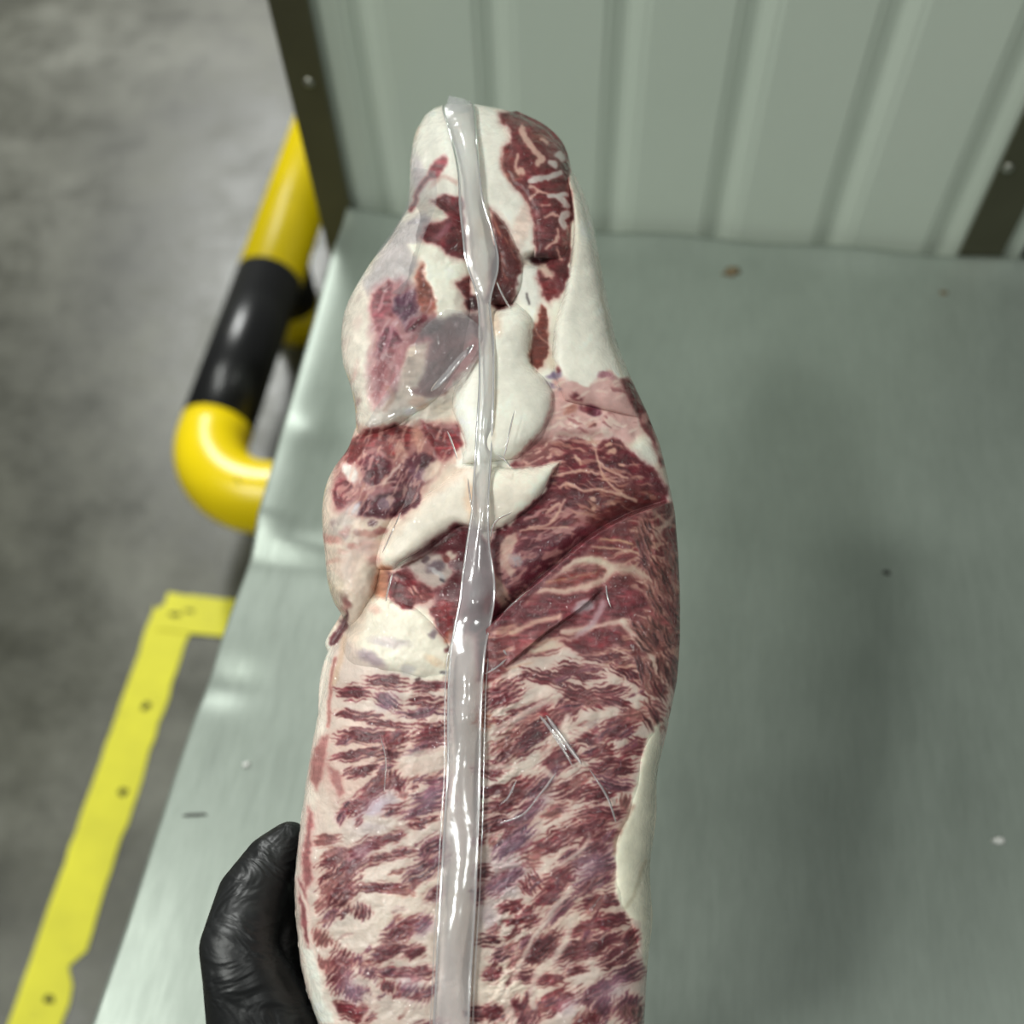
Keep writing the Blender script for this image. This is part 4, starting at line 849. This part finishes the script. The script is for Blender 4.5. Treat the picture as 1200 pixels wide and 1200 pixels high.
def seam():
    S = np.column_stack([crom(SEAM[:, [1, 0]], 700)[:, 0], crom(SEAM[:, [2, 0]], 700)[:, 0], crom(SEAM[:, [1, 0]], 700)[:, 1]])
    py = S[:, 2]; m_ = 30; u = np.linspace(0, 1, m_)
    PX = S[:, [0]] + (S[:, [1]] - S[:, [0]]) * u; PY = np.repeat(py[:, None], m_, 1)
    wd = (S[:, 1] - S[:, 0])[:, None]
    H = seam_h(py)[:, None] + 5 + (2.5 + 0.10 * wd) * np.sin(u * math.pi)[None, :] + 3.0 * (fbm(PY / 45, PX * 0, 55, 2) - .5) + 2.2 * np.sin(PY / 34 + 3 * u[None, :])
    wave = np.exp(-((PY - 795) / 22) ** 2) * 7 + np.exp(-((PY - 840) / 16) ** 2) * 6 + np.exp(-((PY - 705) / 14) ** 2) * 8
    H = H + wave * np.sin(u * math.pi)[None, :]
    col = np.ones(PX.shape + (3,)) * .8
    st = grid_mesh('seal_strip', [(place(PX, PY, H), col)], M_seam, pack); tag(st, 'milky folded film seam down the middle of the pack')
    for cset, off in (((0, -1.0), 0), ((1, 1.0), 1)):
        e = S[:, cset[0]] + cset[1] * 1.0; hh = (seam_h(py) + 6)
        A = np.linspace(0, 2 * math.pi, 9); rr = 1.5
        BX = e[:, None] + rr * np.cos(A)[None, :]; BH = hh[:, None] + rr * np.sin(A)[None, :] + 2.2 * np.sin(py / 34 + 3 * off)[:, None]; BYY = np.repeat(py[:, None], 9, 1)
        o = grid_mesh('sealed_edge', [(place(BX, BYY, BH), np.ones(BX.shape + (3,)) * .8)], M_bead, None); o.parent = st
    # outer weld line left and right of the lower seam
    for dx, y0, y1 in ((-5, 735, 1330), (6, 735, 1330)):
        q = np.linspace(y0, y1, 300); e = np.interp(q, py, S[:, 0 if dx < 0 else 1]) + dx * np.clip((q - y0) / 40, 0, 1)
        A = np.linspace(0, 2 * math.pi, 7); hh = np.interp(q, py, seam_h(py)) + 2
        o = grid_mesh('weld_line', [(place(e[:, None] + 0.7 * np.cos(A), np.repeat(q[:, None], 7, 1), hh[:, None] + 0.9 * np.sin(A)), np.ones((300, 7, 3)))], M_bead, None); o.parent = st
    return st
seam()

def ribbon(name, pts, wd, mt, lift=2.0, bow=1.6, h0=None):
    P = crom(pts, max(12, int(sum(math.dist(a, b_) for a, b_ in zip(pts, pts[1:])) / 1.5)))
    T_ = np.gradient(P, axis=0); T_ /= np.linalg.norm(T_, axis=1)[:, None] + 1e-9; N = np.stack([-T_[:, 1], T_[:, 0]], axis=1)
    u = np.linspace(-1, 1, 7); s = np.linspace(0, 1, len(P)); wv = wd * np.sqrt(np.clip(1 - (2 * s - 1) ** 4, 0.02, 1))
    PX = P[:, 0][:, None] + N[:, 0][:, None] * u * wv[:, None] / 2; PY = P[:, 1][:, None] + N[:, 1][:, None] * u * wv[:, None] / 2
    H = surf(PX, PY) + lift + bow * (1 - u ** 2)[None, :] if h0 is None else h0 + lift + bow * (1 - u ** 2)[None, :] + 0 * PX
    return grid_mesh(name, [(place(PX, PY, H), np.ones(PX.shape + (3,)))], mt, pack)
def sheet(name, A, B, mt, hA, hB, bow=4, n_=60, m_=40):
    a, c_ = crom(A, n_), crom(B, n_); u = np.linspace(0, 1, m_)
    P = a[:, None] * (1 - u[None, :, None]) + c_[:, None] * u[None, :, None]
    H = hA + (hB - hA) * u[None, :] + bow * np.sin(u * math.pi)[None, :] + 2.5 * (fbm(P[..., 0] / 18, P[..., 1] / 30, 77, 3) - .5) * 2
    return grid_mesh(name, [(place(P[..., 0], P[..., 1], H), np.ones(P.shape[:2] + (3,)))], mt, pack)
# film stretched between knob, upper lobe and centre fat
sheet('film_web', [(483, 196), (479, 222), (476, 242), (462, 268), (446, 290), (434, 310), (415, 340)], [(510, 200), (512, 225), (510, 245), (500, 268), (492, 290), (486, 312), (470, 345)], M_web, 14, 62, 6)
sheet('film_web', [(522, 362), (496, 385), (474, 425), (452, 460), (428, 498)], [(540, 364), (566, 390), (553, 430), (518, 462), (434, 502)], M_web, 60, 64, 3)
tuft = sheet('film_tuft', [(526, 112), (524, 120), (520, 130)], [(545, 116), (547, 122), (552, 132)], M_crease, 20, 20, 4, 20, 14)
for pts, wd, lf in [([(474, 402), (462, 425), (448, 455), (440, 480), (433, 496)], 4.5, 16), ([(460, 392), (450, 415), (442, 435)], 4, 16), ([(555, 404), (535, 425), (518, 445), (505, 458)], 5, 14),
                    ([(466, 335), (474, 345), (462, 352)], 3, 18), ([(433, 496), (425, 508), (416, 522)], 2, 8), ([(582, 330), (590, 348), (598, 362)], 1.6, 12), ([(583, 532), (592, 540), (600, 550)], 1.8, 14),
                    ([(632, 838), (648, 858), (664, 880)], 2.6, 3), ([(640, 838), (660, 866), (682, 896)], 3.2, 3), ([(648, 862), (662, 882), (672, 900)], 1.8, 3), ([(572, 738), (584, 752), (594, 768)], 3, 6),
                    ([(568, 790), (582, 782), (594, 772)], 2, 6), ([(585, 725), (605, 705), (630, 685)], 2.4, 8), ([(630, 935), (612, 955), (585, 965)], 2, 3), ([(652, 905), (640, 922), (625, 940)], 2, 3),
                    ([(690, 900), (712, 935), (722, 965)], 2, 3), ([(710, 685), (712, 700), (716, 712)], 1.6, 5), ([(605, 915), (595, 935), (586, 943)], 1.8, 3), ([(460, 672), (455, 690), (452, 705)], 1.8, 8),
                    ([(600, 600), (580, 612), (574, 640)], 1.4, 10), ([(548, 560), (552, 590), (556, 610)], 1.4, 16), ([(470, 600), (460, 622), (448, 648)], 1.4, 16), ([(445, 860), (452, 890), (450, 930)], 1.3, 3),
                    ([(524, 505), (530, 520), (536, 538)], 1.5, 14), ([(603, 480), (594, 520), (590, 540)], 1.4, 16)]:
    ribbon('film_crease', pts, wd * 1.5, M_crease, lf * .8, 1.2)

# ================================================================== GLOVED HAND
m, nt, b = mat('black_nitrile'); co = objco(nt)
b.inputs['Base Color'].default_value = s8(20, 21, 22); b.inputs['Roughness'].default_value = 0.44
f1 = noise(nt, objco(nt, (0.8, 1.0, 0.5)), 62, 2, 0.5, 1.6); f2 = noise(nt, co, 900, 2, 0.5)
ad = node(nt, 'ShaderNodeMath', operation='MULTIPLY_ADD'); nt.links.new(f2, ad.inputs[0]); ad.inputs[1].default_value = 0.02; nt.links.new(f1, ad.inputs[2])
bump(nt, ad.outputs[0], 0.45, 0.006, b.inputs['Normal']); M_glove = m
M_sleeve = plain('white_sleeve_cloth', s8(214, 216, 214), 0.85, nscale=60, namp=0.06, bmp=0.3)

def blob(bm, p, r, sc=(1, 1, 1)):
    g = bmesh.ops.create_icosphere(bm, subdivisions=3, radius=r)
    for v in g['verts']: v.co = Vector((v.co.x * sc[0], v.co.y * sc[1], v.co.z * sc[2])) + p
def chain(bm, pts):
    """tapered limb: pts = (px, py, depth, radius in mm)"""
    P = [at(a, c_, d) for a, c_, d, r in pts]; Rr = [r / 1000 for *_, r in pts]
    for i in range(len(P) - 1):
        n_ = max(3, int((P[i + 1] - P[i]).length / 0.004))
        for k in range(n_ + 1):
            t = k / n_; blob(bm, P[i].lerp(P[i + 1], t) - ORG, Rr[i] * (1 - t) + Rr[i + 1] * t)
hand = empty('gloved_hand', ORG)
tag(hand, 'hand in a black glove gripping the packed meat, thumb at its left edge', 'hand')
bm = bmesh.new()
chain(bm, [(345, 1300, .392, 21), (318, 1232, .381, 22.5), (284, 1135, .376, 14.5), (278, 1108, .378, 13.8), (295, 1052, .392, 13.6), (319, 1012, .402, 11.6), (338, 990, .408, 9.0), (340, 981, .410, 6.5)])
chain(bm, [(345, 1300, .398, 20), (430, 1330, 0.398, 18), (520, 1345, 0.400, 17), (590, 1350, 0.400, 16)])
chain(bm, [(350, 1240, .394, 14), (400, 1225, 0.398, 14), (470, 1215, 0.404, 13.5), (540, 1225, 0.406, 13), (600, 1250, 0.406, 12.5)])
chain(bm, [(400, 1420, 0.398, 21), (500, 1420, 0.402, 20), (440, 1300, 0.398, 19), (540, 1300, 0.402, 17)])
chain(bm, [(420, 1500, .418, 22), (440, 1600, .428, 24), (445, 1700, .436, 26)])
chain(bm, [(345, 1300, .394, 20), (400, 1420, .412, 21), (430, 1540, .42, 23)])
for pts in ([(405, 1225, 0.400, 11), (425, 1110, 0.410, 10), (440, 1030, 0.416, 9), (448, 965, 0.420, 8)], [(470, 1215, 0.404, 11), (492, 1085, 0.414, 10), (505, 995, 0.420, 9), (512, 925, 0.424, 8)],
            [(540, 1225, 0.406, 10.5), (566, 1105, 0.414, 9.7), (582, 1020, 0.418, 8.8), (592, 955, 0.422, 7.8)], [(600, 1250, 0.406, 9.5), (630, 1160, 0.412, 8.8), (650, 1095, 0.416, 8), (662, 1040, 0.418, 7)]):
    chain(bm, pts)
chain(bm, [(338, 992, .415, 9), (352, 1060, .412, 12), (350, 1130, .404, 15), (352, 1210, .396, 18)])
chain(bm, [(300, 1075, .392, 11), (335, 1060, .405, 11), (325, 1130, .394, 13), (300, 1150, .384, 12)])
hb = bm_obj('glove', bm, M_glove, hand, True)
md = hb.modifiers.new('union', 'REMESH'); md.mode = 'VOXEL'; md.voxel_size = 0.0016; md.use_smooth_shade = True
md = hb.modifiers.new('soften', 'SMOOTH'); md.factor = 0.5; md.iterations = 5
bm = bmesh.new(); w0 = at(443, 1690, .435); w1 = w0 + Vector((-0.03, -0.24, -0.03))
tube(bm, [w0 - ORG + (w1 - w0) * t for t in (0, .05, .3, .6, 1.0)], [.040, .043, .046, .050, .056], 32)
bm_obj('sleeve', bm, M_sleeve, hand, True)
bm = bmesh.new(); tube(bm, [w0 - ORG + (w1 - w0) * t for t in (-.12, -.06, 0.0, .04)], [.0275, .030, .033, .034], 32)
bm_obj('glove_cuff', bm, M_glove, hand, True)
